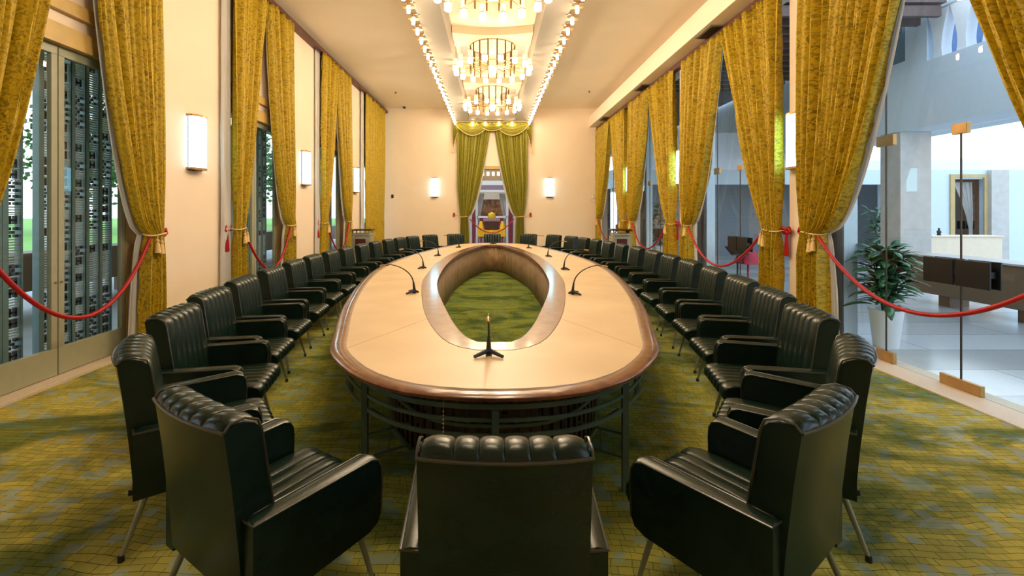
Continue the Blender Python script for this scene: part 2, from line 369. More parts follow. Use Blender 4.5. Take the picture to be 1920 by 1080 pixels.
# vents
vnames = ['nearest', 'second nearest', 'third nearest', 'farthest']
for i, y in enumerate((4.7, 8.5, 12.3, 16.4)):
    v = thing('air_vent', 'brown slatted air vent under the right soffit, %s to the camera' % vnames[i], 'vent', (4.06, y, 5.06), 'vents under the soffit')
    mb = MB(); mb.box((3.93, y-.32, 5.045), (4.19, y+.32, 5.062)); mb.box((3.96, y-.29, 5.04), (4.16, y+.29, 5.047)); obj('frame', mb, whiteplastic if 0 else ventM, v)
    mb = MB()
    for k in range(9): mb.box((3.965+k*.0225, y-.285, 5.028), (3.972+k*.0225, y+.285, 5.042))
    obj('slats', mb, dkmetal, v)

# ------------------------------------------------------------------ left doors
def left_door(i, c):
    d = thing('door_%d' % (i+1), loc=(-XD, c, 0), kind='structure')
    d['label'] = 'sage metal double glass door, bay %d of the left wall' % (i+1)
    # side panels and header beams
    mb = MB()
    for s in (-1, 1):
        mb.box((-XD-.06, c+s*.86, .03), (-XD+.03, c+s*1.13, 3.40))
    obj('side_panel', mb, panelwood, d)
    mb = MB(); mb.box((-XD-.06, c-1.13, 3.40), (-XD+.10, c+1.13, 3.60)); mb.box((-XD-.06, c-1.13, 3.74), (-XD+.10, c+1.13, 3.88)); obj('header_beam', mb, goldwood, d)
    mb = MB(); mb.box((-XD-.04, c-1.13, 3.60), (-XD+.04, c+1.13, 3.74)); obj('transom_panel', mb, wallM, d)
    for s in (-1, 1):
        a, b = (c+.006, c+.86) if s > 0 else (c-.86, c-.006)
        mb = MB(); x0, x1 = -XD-.03, -XD+.02
        mb.box((x0, a, .035), (x1, b, .31)); mb.box((x0, a, 3.30), (x1, b, 3.39))
        mb.box((x0, a, .31), (x1, a+.065, 3.30)); mb.box((x0, b-.065, .31), (x1, b, 3.30))
        lf = obj('leaf', mb, doorM, d, bevel=.004)
        mb = MB(); mb.box((-XD-.008, a+.06, .30), (-XD, b-.06, 3.31)); obj('pane', mb, glassM, lf)
        mb = MB(); mb.cyl((-XD+.02, c+s*.03, .98), (-XD+.035, c+s*.03, .98), .010); obj('handle', mb, brass, lf)
    return d
def screen(i, c):
    rng = random.Random(11)
    sc = thing('metal_screen', 'blue-grey metal screen of fretwork strips outside the %s left glass door' % ORD[i], 'screen', (-XD-.25, c, 0), 'fretwork screens outside the left doors')
    x0 = -XD-.27; x1 = -XD-.24
    k = 0
    for s in (-1, 1):
        for j in range(5 if s > 0 else 4):
            a = c+(.10+.178*j) if s > 0 else c-(.13+.195*j)-.12
            mb = MB(); mb.box((x0-.02, a-.055, -.01), (x1+.02, a, 3.4)); mb.box((x0-.02, a+.12, -.01), (x1+.02, a+.135, 3.4)); obj('post', mb, screenM, sc)
            f = MB(); z = .16
            while z < 3.34:
                kind = rng.random()
                if kind < .5:
                    for q in range(3): f.box((x0, a, z), (x1, a+.12, z+.014), 0); z += .027
                elif kind < .78:
                    f.box((x0, a+.02, z), (x1, a+.045, z+.085), 1); f.box((x0, a+.075, z), (x1, a+.10, z+.085), 1); f.box((x0, a+.02, z+.032), (x1, a+.10, z+.052), 1)
                    f.box((x0, a, z+.09), (x1, a+.12, z+.098), 0); z += .108
                else:
                    for (u, w) in ((0, 0), (1, 1), (0, 2), (2, 0), (2, 2)):
                        f.box((x0, a+.012+u*.034, z+w*.036), (x1, a+.042+u*.034, z+.03+w*.036), 1)
                    f.box((x0, a, z+.112), (x1, a+.12, z+.12), 0); z += .13
            obj('fret_strip', f, [barM, fretM], sc)
    return sc
ORD = ['first', 'second', 'third', 'fourth', 'fifth']
for i, c in enumerate(BAYS[1:5]): left_door(i, c)
left_door(4, BAYS[0])
for i, c in enumerate(BAYS[1:4]): screen(i, c)

# ------------------------------------------------------------------ right glazing
for i, c in enumerate(BAYR):
    w = thing('window_%d' % (i+1), loc=(XD, c, 0), kind='structure')
    a, b = c-1.74, c+1.74
    j0, j1, j2 = c-.95, c-.13, c+.69
    if i == 4: b = YB
    for (p, q, z0, z1) in ((a, j0, .012, 2.5), (j0, j1, .012, 2.5), (j1, j2, .012, 2.5), (j2, b, .012, 2.5), (a, j2, 2.505, 4.98), (j2, b, 2.505, 4.98)):
        mb = MB(); mb.box((XD, p+.003, z0), (XD+.012, q-.003, z1)); obj('pane', mb, glassM, w)
    mb = MB()
    for z in (.012, 2.44):
        hw_ = .19 if z < 1 else .07; mb.box((XD-.016, j1-hw_, z), (XD+.028, j1+hw_, z+.10)); 
        mb.box((XD-.016, j2-.11, z), (XD+.028, j2+.11, z+.12))
    obj('patch_fitting', mb, brass, w, bevel=.004)
    mb = MB()
    for jj in (j1, j2): mb.box((XD-.002, jj-.0035, .1), (XD+.014, jj+.0035, 4.9 if jj == j2 else 2.5))
    obj('joint', mb, dkmetal, w)
    for s in (-1, 1):
        mb = MB(); y0 = j1+s*.02 if s > 0 else j1-.30
        mb.box((XD-.055, y0, 1.00), (XD-.035, y0+.30, 1.25)); mb.box((XD-.035, y0+.03, 1.1), (XD+.05, y0+.06, 1.16)); mb.box((XD+.045, y0, 1.0), (XD+.065, y0+.28, 1.25))
        obj('handle', mb, black, w, bevel=.005)

# piers of the outer arcade behind the curtains
for i, p in enumerate([2.73]+PILS[1:]):
    mb = MB(); mb.box((4.66, p-.55, 0), (4.84, p+.2, 5.2)); o = struct('trim_%d' % (10+i), mb, bluewhite)
    mb = MB(); mb.box((4.645, p-.54, 0), (4.66, p+.2, 5.2)); struct('trim_%d' % (20+i), mb, jambM)

# ------------------------------------------------------------------ curtains
def mleft(s, n, z): return (-XW+n, s, z)
def mright(s, n, z): return (XW-n, s, z)
def mback(s, n, z): return (s, YB-n, z)
def drape_mb(mp, so, st, ztop, ztie, t0, t1, b0, b1, ex, pl, amp, n0, zb=.02, ph=0, nz=46, wob=1, ntie=None):
    """so outer s, st inner s at the top; t0/t1 outer/inner s at the tie; b0/b1 at the hem"""
    nu = pl*12; rows = []; uvs = []; wt = abs(st-so)*1.6
    zs = [ztop+(ztie-ztop)*(k/(nz-1)) for k in range(nz)]+[ztie+(zb-ztie)*(k/14) for k in range(1, 15)]
    for z in zs:
        if z >= ztie:
            t = (z-ztie)/(ztop-ztie); lo = t0+(so-t0)*min(1, t*3)**.7; hi = t1+(st-t1)*t**ex; tight = max(0, 1-t*6)
        else:
            t = (ztie-z)/(ztie-zb); lo = t0+(b0-t0)*t**.6; hi = t1+(b1-t1)*t**.55; tight = max(0, 1-t*5)
        row = []
        for j in range(nu+1):
            u = j/nu
            uu = u+.012*math.sin(u*17+z*1.3+ph)*wob
            a = amp*(1-.45*tight)
            w1 = 2*abs(math.sin(PI*pl*uu+ph+.7*math.sin(2*PI*pl*.37*uu+ph*3)))**.75-1; nn = a*w1+a*.40*math.sin(2*PI*pl*.43*uu+ph*2+z*.5)+a*.22*math.sin(2*PI*pl*1.9*uu+ph*5+z*.3)
            nn += .05*tight*math.sin(PI*u)
            s_ = lo+(hi-lo)*(u+.25/pl/ (2*PI)*math.sin(4*PI*pl*uu+ph)*0)
            row.append(mp(s_, n0+nn, z)); uvs.append((u*wt, z))
        rows.append(row)
    mb = MB(); mb.grid(rows); mb.uv = uvs; return mb
def ring_pts(mp, sc, hw, n0, hn, z, k=20):
    return [mp(sc+hw*math.cos(2*PI*i/k), n0+hn*math.sin(2*PI*i/k), z+.012*math.sin(4*PI*i/k)) for i in range(k)]
def tassel(mp, s, n, z):
    mb = MB(); x, y, zz = mp(s, n, z)
    mb.cyl((x, y, zz), (x, y, zz-.06), .006, n=6)
    mb.lathe([(.0, 0), (.018, -.01), (.022, -.03), (.014, -.045), (.022, -.06), (.036, -.17), (.03, -.172), (0, -.165)], (x, y, zz-.05), 12)
    return mb
def side_panel(mp, c, dirn, half, ztop, ex, label, group, n0=.12, ztie=1.42, pl=8, tie=.33, sheer=True, wall_pier=None, sheer_out=False, amp=.035, rib=True):
    n0 = .10 if mp is mright else n0
    so = c+dirn*half; st = c+dirn*.01
    t0 = so-dirn*.03; t1 = so-dirn*(.03+tie)
    base = mp(so-dirn*.2, n0, 0)
    mb = drape_mb(mp, so, st, ztop, ztie, t0, t1, so-dirn*.02, so-dirn*(.10+tie), ex, pl, amp, n0, ph=random.random()*6)
    cu = obj('curtain', mb, velvetM, loc=base, smooth=True, solid_=.006, fix=False); tag(cu, label, 'curtain', group)
    sc = (t0+t1)/2; mb = MB(); mb.tube(ring_pts(mp, sc, tie/2+.03, n0+.01, .085, ztie), .011, closed=True)
    # cord back to the wall hook
    hook = so+dirn*.05
    mb.tube([mp(t0, n0, ztie), mp((t0+hook)/2, n0-.04, ztie+.01), mp(hook, .03, ztie+.04)], .008)
    tb = obj('tieback', mb, cordM, cu, smooth=True)
    for dd in (0, .07): obj('tassel', tassel(mp, t1+dirn*(.05+dd), n0+.105, ztie-.0-dd*.3), cordM, tb, smooth=True)
    if sheer:
        mb = drape_mb(mp, so+dirn*.0, st, ztop-.02, ztie, t0, t1-dirn*.04, so, so-dirn*(.22+tie), ex*.95, 10, .018, .035, ph=1.3)
        sh = obj('sheer_curtain', mb, sheerM, loc=mp(so-dirn*.2, .05, 0), smooth=True, solid_=.003, fix=False)
        tag(sh, label.replace('tied olive-gold velvet curtain', 'white sheer curtain behind tied velvet'), 'curtain', group.replace('velvet', 'sheer'))
    # hook with red ribbon
    h = thing('wall_hook', 'brass hook with red ribbon by the velvet curtain' + label[len('tied olive-gold velvet curtain'):], 'hook', mp(hook, 0, ztie+.04), group.replace('velvet curtains', 'ribbon hooks'))
    mb = MB(); mb.cyl(mp(hook, 0, ztie+.05), mp(hook, .05, ztie+.05), .008); mb.cyl(mp(hook, .05, ztie+.04), mp(hook, .05, ztie+.09), .010, .006); obj('hook', mb, brass, h)
    mb = MB(); 
    for k, (a, b) in enumerate(((.09, .02), (-.09, .02))):
        mb.tube([mp(hook, .05, ztie+.02), mp(hook+a*.7, .07, ztie+.05), mp(hook+a, .06, ztie+.0), mp(hook+a*.5, .06, ztie-.03), mp(hook, .05, ztie+.0)], .024, n=8)
    w = .045
    P = [mp(hook-w*.6, .06, ztie), mp(hook+w*.6, .06, ztie), mp(hook+w, .07, ztie-.36), mp(hook-w, .07, ztie-.36)]
    Q = [mp(hook-w*.6, .05, ztie), mp(hook+w*.6, .05, ztie), mp(hook+w, .05, ztie-.36), mp(hook-w, .05, ztie-.36)]
    mb.add(P+Q, [(0,1,2,3), (7,6,5,4), (0,4,5,1), (1,5,6,2), (2,6,7,3), (3,7,4,0)])
    if rib: obj('ribbon', mb, redrope, h, smooth=True)
    return t1
def rope(mp, s0, s1, z0, sag, label, group, n=.16):
    pts = [mp(s0+(s1-s0)*k/28, n+.04*math.sin(PI*k/28), z0-sag*(1-(2*k/28-1)**2)) for k in range(29)]
    mb = MB(); mb.tube(pts, .021, n=10)
    loc = mp((s0+s1)/2, n, 0); r = obj('rope', mb, redrope, loc=(loc[0], loc[1], z0-sag), smooth=True); tag(r, label, 'rope', group)
sides = {'left': (mleft, 1.14, 5.62), 'right': (mright, 1.69, 4.95)}
for sd, (mp, half, zt) in sides.items():
    for i, c in enumerate(BAYS if sd == 'left' else BAYR):
        if i == 0: bn = 'camera bay'
        else: bn = '%s bay' % ORD[i-1]
        if sd == 'left' and i == 4:
            mb = drape_mb(mp, c-1.15, c+1.5, 5.62, 1.5, c-1.15, c+1.5, c-1.15, c+1.5, 1, 12, .04, .12, ph=2)
            cu = obj('curtain', mb, velvetM, loc=mp(c, .12, 0), smooth=True, solid_=.006, fix=False); tag(cu, 'untied olive-gold velvet curtain hanging straight in the far left corner', 'curtain', 'left wall velvet curtains')
            mb = drape_mb(mp, c-1.4, c-1.1, 5.62, 1.5, c-1.4, c-1.1, c-1.4, c-1.1, 1, 4, .02, .05, ph=2)
            cu = obj('sheer_curtain', mb, sheerM, loc=mp(c-1.3, .05, 0), smooth=True, solid_=.003, fix=False); tag(cu, 'white sheer curtain edge beside the untied far left curtain', 'curtain', 'left wall sheer curtains')
            continue
        ends = []
        for dirn, w_, ex in ((-1, 'near', .85), (1, 'far', .56)):
            hf = half
            if sd == 'right' and i == 4 and dirn > 0: hf = 2.1
            if i == 0 and dirn < 0: continue
            if sd == 'left' and i == 1 and dirn < 0: hf = 1.22
            lab = 'tied olive-gold velvet curtain, %s wall, %s, %s side' % (sd, bn, w_)
            ends.append(side_panel(mp, c, dirn, hf, zt, ex, lab, '%s wall velvet curtains' % sd, pl=8 if sd == 'left' else 13, tie=.26 if sd == 'left' else .36, sheer=dirn > 0, amp=.060 if sd == 'left' else .080))
        if sd == 'left' and i > 0:       # outer sheer strips on the near side of the left bays
            mb = drape_mb(mp, c-1.34, c-1.08, 5.62, 1.5, c-1.34, c-1.08, c-1.36, c-1.08, 1, 4, .018, .04, ph=i)
            cu = obj('sheer_curtain', mb, sheerM, loc=mp(c-1.2, .05, 0), smooth=True, solid_=.003, fix=False)
            tag(cu, 'narrow white sheer strip at the wall edge, left wall, %s, near side' % bn, 'curtain', 'left wall sheer curtains')
        if len(ends) == 2:
            rope(mp, ends[0]-.02, ends[1]+.02, 1.38, .74 if sd == 'left' else .66, 'sagging red velvet rope across the %s on the %s wall' % (bn, sd), '%s wall red ropes' % sd)

# back curtains
for dirn, w_ in ((-1, 'left'), (1, 'right')):
    so = .02+dirn*1.38
    mb = drape_mb(mback, so, .02+dirn*.05, 5.15, 1.5, so-dirn*.14, so-dirn*.42, so-dirn*.12, so-dirn*.48, .62, 10, .035, .20, ph=dirn)
    cu = obj('curtain', mb, velvetB, loc=(so-dirn*.2, YB-.2, 0), smooth=True, solid_=.006, fix=False); tag(cu, 'tied-back olive-green velvet curtain on the %s of the far doorway' % w_, 'curtain', 'far doorway curtains')
    mb = MB(); mb.tube(ring_pts(mback, so-dirn*.28, .17, .21, .08, 1.5), .014, closed=True); mb.tube([mback(so-dirn*.14, .2, 1.5), mback(so+dirn*.12, .03, 1.6)], .01); tb = obj('tieback', mb, cordM, cu, smooth=True)
    mb = drape_mb(mback, so, .02+dirn*.05, 5.1, 1.5, so-dirn*.14, so-dirn*.47, so-dirn*.12, so-dirn*.55, .55, 8, .02, .08, ph=dirn)
    cu = obj('sheer_curtain', mb, sheerM, loc=(so-dirn*.2, YB-.05, 0), smooth=True, solid_=.003, fix=False); tag(cu, 'white sheer curtain behind the %s curtain of the far doorway' % w_, 'curtain', 'far doorway sheers')
    mb = MB(); hx = so+dirn*.14
    mb.cyl((hx, YB, 1.6), (hx, YB-.06, 1.6), .01); hk = obj('wall_hook', mb, brass, loc=(hx, YB, 1.6)); tag(hk, 'hook with dark red ribbon on the wall %s of the far doorway' % w_, 'hook', 'far wall hooks')
    mb = MB(); mb.box((hx-.04, YB-.08, 1.5), (hx+.04, YB-.05, 1.66)); obj('ribbon', mb, redrope, hk, bevel=.01)
pts = [(-.86+1.74*k/24, YB-.3, 1.42-.55*(1-(2*k/24-1)**2)) for k in range(25)]
mb = MB(); mb.tube(pts, .022); r_ = obj('rope', mb, redrope, loc=(0, YB-.3, .87), smooth=True); tag(r_, 'sagging red velvet rope across the far doorway', 'rope')
# valance with swags
va = thing('valance', 'olive-green swagged valance with gold trim above the far doorway', 'valance', (.02, YB-.28, 4.9))
mb = MB(); rows = []
for k in range(3):
    z = 5.20-.14*k; rows.append([(.02-1.45+2.9*j/60, YB-.30-.03*math.sin(j*1.3), z) for j in range(61)])
mb.grid(rows); mb.box((-1.45, YB-.32, 5.17), (1.49, YB-.02, 5.22)); obj('pelmet', mb, velvetB, va, solid_=.01, fix=False)
for (x0, x1, dp) in ((-1.45, -.05, .52), (-.60, .64, .34), (.09, 1.49, .52)):
    rows = []
    for k in range(14):
        f = k/13; rows.append([(x0+(x1-x0)*j/30, YB-.34-.10*math.sin(PI*j/30)*math.sin(f*PI*.8)-.015*math.sin(f*26), 5.19-f*dp*math.sin(PI*j/30)**.8) for j in range(31)])
    mb = MB(); mb.grid(rows); mb.uv = [(p[0], p[2]) for p in mb.v]; sw = obj('swag', mb, velvetB, va, smooth=True, solid_=.008, fix=False)
    mb = MB(); mb.tube([(p[0], p[1]-.012, p[2]) for p in rows[-1]], .014, n=6); obj('trim', mb, cordM, sw, smooth=True)
for s in (-1, 1):
    rows = []
    for k in range(13):
        f = k/12; rows.append([(.02+s*(1.38+.16*j/16), YB-.30-.03*math.sin(j*1.6), 5.2-f*(.45+.55*j/16)) for j in range(17)])
    mb = MB(); mb.grid(rows); mb.uv = [(p[0], p[2]) for p in mb.v]; jb = obj('jabot', mb, velvetB, va, smooth=True, solid_=.008, fix=False)
    mb = MB(); mb.tube([(p[0], p[1]-.01, p[2]) for p in rows[-1]], .016, n=6); mb.cyl((.02+s*1.54, YB-.3, 4.2), (.02+s*1.54, YB-.3, 4.02), .02, .05); obj('trim', mb, cordM, jb, smooth=True)

# ------------------------------------------------------------------ sconces
def sconce(label, group):
    s = thing('wall_sconce', label, 'lamp', (0, 0, 0), group)      # local: wall plane y=0, faces -y
    mb = MB(); mb.box((-.13, -.03, -.40), (.13, 0, .40)); obj('back_plate', mb, dkmetal, s)
    rows = []
    for z in (-.365, .365): rows.append([(.16*math.sin(a), -.03-.115*math.cos(a), z) for a in [(-PI/2+PI*k/16) for k in range(17)]])
    mb = MB(); poly = [(p[0], p[1]) for p in rows[0]]; mb.prism(poly, -.365, .365, 'z'); obj('glass_shade', mb, sconceM, s, smooth=True)
    for z in (-.39, .365):
        mb = MB(); mb.prism([(p[0]*1.06, p[1]*1.06+.0) for p in rows[0]]+[(.17, 0), (-.17, 0)], z, z+.028, 'z'); mb.box((-.05, -.09, z-.02), (.05, -.02, z+.045)); obj('brass_cap', mb, brass, s)
    return s
sc0 = sconce('x', 'x')
n_ = 0
for sd, X, rot in (('left', -XW, PI/2), ('right', XW, -PI/2)):
    for i, p in enumerate(PILS if sd == 'left' else PILR):
        lab = 'lit frosted-glass wall sconce on the %s wall, %s' % (sd, ['beside the camera', 'nearest of those in view', 'second nearest in view', 'farthest one on that wall'][i])
        if n_ == 0:
            o = sc0; o.location = (X, p, 2.69); o.rotation_euler = (0, 0, rot); o['label'] = lab; o['group'] = sd+' wall sconces'
        else: o = dup(sc0, (X, p, 2.69), rot, lab, sd+' wall sconces')
        n_ += 1
for x, w_ in ((-2.28, 'left'), (2.30, 'right')):
    dup(sc0, (x, YB, 2.67), 0, 'lit frosted-glass wall sconce on the far wall, %s of the doorway' % w_, 'far wall sconces').scale.x = .8
# real light of the sconces
def plight(name, loc, e, col, r=.1, par=None):
    l = bpy.data.lights.new(name, 'POINT'); l.energy = e; l.color = col; l.shadow_soft_size = r
    o = bpy.data.objects.new(name, l); COL.objects.link(o); o.location = loc
    if par: o.parent = par
    return o

# ------------------------------------------------------------------ suspended light canopy over the table
cy0, cy1 = .4, 17.75
ca = thing('ceiling_canopy', 'long cream suspended ceiling canopy edged with rows of lit bulbs', 'ceiling light', (.02, 9, 5.25))
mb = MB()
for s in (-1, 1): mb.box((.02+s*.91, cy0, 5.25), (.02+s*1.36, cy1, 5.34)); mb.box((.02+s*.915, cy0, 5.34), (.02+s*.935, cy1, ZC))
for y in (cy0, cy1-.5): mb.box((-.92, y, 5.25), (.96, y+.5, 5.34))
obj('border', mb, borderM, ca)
mauveM = solid('mauve_grey_tone', (.50, .40, .36), .8, var=.02)  # even mauve-grey tone of the coffer panels
for p in CHY:
    mb = MB(); A_ = []; B_ = []
    for k in range(13):
        f = k/12*2-1; A_.append((.02+.90*f, p-.80+.16*(1-f*f))); B_.append((.02+.90*f, p+.06-.14*(1-f*f)))
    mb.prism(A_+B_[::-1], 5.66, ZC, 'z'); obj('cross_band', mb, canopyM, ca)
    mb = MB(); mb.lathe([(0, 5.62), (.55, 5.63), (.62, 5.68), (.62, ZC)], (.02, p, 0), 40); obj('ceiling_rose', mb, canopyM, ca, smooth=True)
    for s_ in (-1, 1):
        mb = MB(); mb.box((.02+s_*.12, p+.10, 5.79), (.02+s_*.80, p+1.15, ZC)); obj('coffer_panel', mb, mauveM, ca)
mb = MB(); mb.box((-.42, cy1-.12, 5.235), (.46, cy1-.06, 5.252)); obj('end_slot', mb, rodM, ca, bevel=.01)
nb = 0
yb_ = 4.9
bulb0 = None
spots = []
while yb_ < 17.7:
    for s in (-1, 1): spots.append((.02+s*1.43, yb_))
    yb_ += .47
for x in (-.75, -.25, .29, .79): spots.append((x, 17.72))
for (x, y) in spots:
    if bulb0 is None:
        mb = MB(); mb.lathe([(0, -.19), (.022, -.185), (.028, -.17), (.028, -.06), (0, -.06)], (x, y, 5.25), 12); bulb0 = obj('bulb', mb, bulbM, ca, smooth=True, loc=(x, y, 5.25))
        mb = MB(); mb.box((x-.10, y-.05, 5.16), (x+.10, y+.05, 5.172)); mb.box((x-.12, y-.02, 5.25), (x+.12, y+.02, 5.27)); mb.cyl((x, y, 5.25), (x, y, 5.19), .03); cap0 = obj('bulb_holder', mb, brass, bulb0)
        base0 = (x, y)
    else:
        b_ = bulb0.copy(); COL.objects.link(b_); b_.location = (x-.02, y-9, 0); c_ = cap0.copy(); COL.objects.link(c_); c_.parent = b_
# chandeliers
def chandelier(label, loc):
    X, Y, _ = loc
    ch = thing('chandelier', label, 'chandelier', (0, 0, 0), 'brass and glass chandeliers over the table')
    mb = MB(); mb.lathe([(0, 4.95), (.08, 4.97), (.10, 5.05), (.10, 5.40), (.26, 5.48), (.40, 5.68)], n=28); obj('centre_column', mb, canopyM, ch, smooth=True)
    for z in (5.62, 5.16):
        mb = MB(); mb.tube([(.53*math.cos(2*PI*k/32), .53*math.sin(2*PI*k/32), z) for k in range(32)], .012, n=6, closed=True); obj('ring', mb, brass, ch)
    for k in range(16):
        a = 2*PI*(k+.5)/16; mb = MB(); x, y = .53*math.cos(a), .53*math.sin(a); mb.cyl((x, y, 5.02), (x, y, 5.80), .017, n=8); obj('rod', mb, rodM, ch)
    tz = 5.0; R = .89
    for k in range(16):
        a = 2*PI*(k+.5)/16; c, s = math.cos(a), math.sin(a); x, y = R*c, R*s; mb = MB()
        mb.lathe([(0, tz), (.045, tz+.005), (.06, tz+.02), (.06, tz+.13), (0, tz+.13)], (x, y, 0), 12, 0)
        mb.lathe([(.054, tz+.13), (.054, tz+.28), (.048, tz+.28), (.048, tz+.13)], (x, y, 0), 12, 1)
        lp = obj('lamp_glass', mb, [lampwhite, lampgold], ch, smooth=True)
        mb = MB(); mb.cyl((.12*c, .12*s, tz+.16), (x, y, tz+.16), .011, n=6); mb.lathe([(.063, tz+.125), (.067, tz+.13), (.067, tz+.145), (.055, tz+.15)], (x, y, 0), 12); obj('arm', mb, brass, lp)
    for k in range(3):
        a = 2*PI*(k+.5)/3; plight('lamp_light', (.5*math.cos(a), .5*math.sin(a), 4.70), BULB_POWER*1.9, (1, .80, .55), .2, ch)
    return ch
c0 = chandelier('x', (0, 0, 0))
labs = ['lit glass-cylinder chandelier just above the camera, out of frame', 'large lit chandelier cut by the top edge, nearest in view', 'lit chandelier with two tiers of glass lamps, middle one of the row', 'lit chandelier farthest down the room, before the far doorway']
for i, p in enumerate(CHY):
    if i == 0: c0.location = (.02, p, 0); c0['label'] = labs[0]
    else: dup(c0, (.02, p, 0), 0, labs[i])

# ------------------------------------------------------------------ conference table
TCX, TCY = .02, 8.12
def outline(ctrl, half, tip, N=160):
    # ctrl: (distance from tip, half width) for a quarter; symmetric both ways
    q = [(0, 0)]+ctrl
    # Catmull-Rom in (s, w), mirrored at both ends for smoothness
    P = [(-0, -ctrl[0][1])]*1
    pts = [(ctrl[0][0], -ctrl[0][1])]+q+[(2*half-ctrl[-2][0] if ctrl[-1][0] >= half-1e-6 else 2*half-ctrl[-1][0], ctrl[-2][1] if ctrl[-1][0] >= half-1e-6 else ctrl[-1][1])]
    fine = []
    for i in range(1, len(pts)-2):
        p0, p1, p2, p3 = pts[i-1], pts[i], pts[i+1], pts[i+2]
        for k in range(24):
            t = k/24
            fine.append(tuple(.5*((2*p1[d])+(-p0[d]+p2[d])*t+(2*p0[d]-5*p1[d]+4*p2[d]-p3[d])*t*t+(-p0[d]+3*p1[d]-3*p2[d]+p3[d])*t**3) for d in (0, 1)))
    fine.append(q[-1])
    L_ = [0]
    for i in range(1, len(fine)): L_.append(L_[-1]+math.dist(fine[i], fine[i-1]))
    n = N//4; res = []
    for k in range(n+1):
        d = L_[-1]*k/n; i = 0
        while i < len(L_)-2 and L_[i+1] < d: i += 1
        f = (d-L_[i])/max(1e-9, L_[i+1]-L_[i]); f = min(1, max(0, f)); res.append(tuple(fine[i][e]+(fine[i+1][e]-fine[i][e])*f for e in (0, 1)))
    Q = [(w, -half+s) for s, w in res]      # from near tip to the widest point, x>0
    full = Q+[(x, -y) for x, y in Q[::-1][1:]]+[(-x, -y) for x, y in Q[1:]]+[(-x, y) for x, y in Q[::-1][1:-1]]
    return [(TCX+x, TCY+y) for x, y in full]
def offset(P, d):
    n = len(P); r = []
    for i in range(n):
        a, b = P[i-1], P[(i+1)%n]; tx, ty = b[0]-a[0], b[1]-a[1]; l = math.hypot(tx, ty); r.append((P[i][0]-ty/l*d, P[i][1]+tx/l*d))
    return r
OUT = outline([(.014, .20), (.062, .42), (.13, .57), (.24, .73), (.42, .90), (.77, 1.12), (1.15, 1.235), (2.27, 1.52), (3.57, 1.76), (4.9, 1.92), (5.79, 1.95)], 5.79, 0)
RIN = outline([(.05, .22), (.36, .42), (1.2, .66), (2.45, .88), (3.4, .99), (5.0, 1.04)], 5.0, 0)
HOL = outline([(.04, .16), (.40, .30), (1.1, .46), (2.2, .67), (3.2, .78), (4.80, .83)], 4.80, 0)
def ringband(A, B, z0, z1):
    mb = MB(); r = [[(x, y, z0) for x, y in A], [(x, y, z1) for x, y in A], [(x, y, z1) for x, y in B], [(x, y, z0) for x, y in B], [(x, y, z0) for x, y in A]]
    mb.grid(r, closed_u=True); return mb
TBL = thing('conference_table', 'long oval conference table with beige top and polished brown rims', 'table', (TCX, TCY, 0))
def rim(A, B, zt, zb_, rnd=.012):
    A1 = offset(A, rnd) ; mb = MB()
    prof = [(offset(A, .006), zb_), (A, zb_+.006), (A, zt-.010), (A1, zt), (offset(B, -.004), zt), (B, zt-.004), (B, zb_), (offset(A, .006), zb_)]
    mb.grid([[(x, y, z) for x, y in P] for P, z in prof], closed_u=True); return mb
INR = offset(OUT, .11)
obj('outer_rim', rim(OUT, INR, .752, .722), rimM, TBL, smooth=True)
obj('inner_rim', rim(offset(HOL, 0), offset(HOL, 0), .752, .7) if 0 else ringband(RIN, HOL, .690, .752), rimM, TBL, bevel=.006)
obj('leather_top', ringband(INR, RIN, .715, .749), beigeM, TBL)
mb = MB()
def seam(a, b):
    dx, dy = b[0]-a[0], b[1]-a[1]; l = math.hypot(dx, dy); nx, ny = -dy/l*.0025, dx/l*.0025
    mb.add([(a[0]-nx, a[1]-ny, .7496), (a[0]+nx, a[1]+ny, .7496), (b[0]+nx, b[1]+ny, .7496), (b[0]-nx, b[1]-ny, .7496), (a[0]-nx, a[1]-ny, .7485), (a[0]+nx, a[1]+ny, .7485), (b[0]+nx, b[1]+ny, .7485), (b[0]-nx, b[1]-ny, .7485)], [(0,1,2,3), (4,7,6,5), (0,4,5,1), (2,6,7,3), (1,5,6,2), (0,3,7,4)])
for k in (9, 28, 52, 71, 89, 108, 132, 151): seam(INR[k], RIN[k])
obj('seam', mb, seamM, TBL)
# pleated lining of the central well
LN = offset(HOL, .03 if 0 else -.02); rows = []
nL = 1400
def resample(P, n):
    L_ = [0]
    for i in range(len(P)): L_.append(L_[-1]+math.dist(P[i], P[(i+1)%len(P)]))
    out = []; i = 0
    for k in range(n):
        d = L_[-1]*k/n
        while L_[i+1] < d: i += 1
        f = (d-L_[i])/(L_[i+1]-L_[i]); a, b = P[i], P[(i+1)%len(P)]; out.append((a[0]+(b[0]-a[0])*f, a[1]+(b[1]-a[1])*f))
    return out
LR = resample(LN, nL)
rng = random.Random(5); ph = 0; offs = []
for k in range(nL): ph += .85+.35*math.sin(k*.05)+rng.random()*.15; offs.append(.011*math.sin(ph))
n_in = []
for k in range(nL):
    a, b = LR[k-1], LR[(k+1)%nL]; tx, ty = b[0]-a[0], b[1]-a[1]; l = math.hypot(tx, ty); n_in.append((-ty/l, tx/l))
for z in (.02, .35, .70): rows.append([(LR[k][0]+n_in[k][0]*(offs[k]-.02), LR[k][1]+n_in[k][1]*(offs[k]-.02), z) for k in range(nL)])
mb = MB(); mb.grid(rows, closed_u=True); obj('pleated_lining', mb, liningM, TBL, smooth=True, solid_=.006, fix=False)
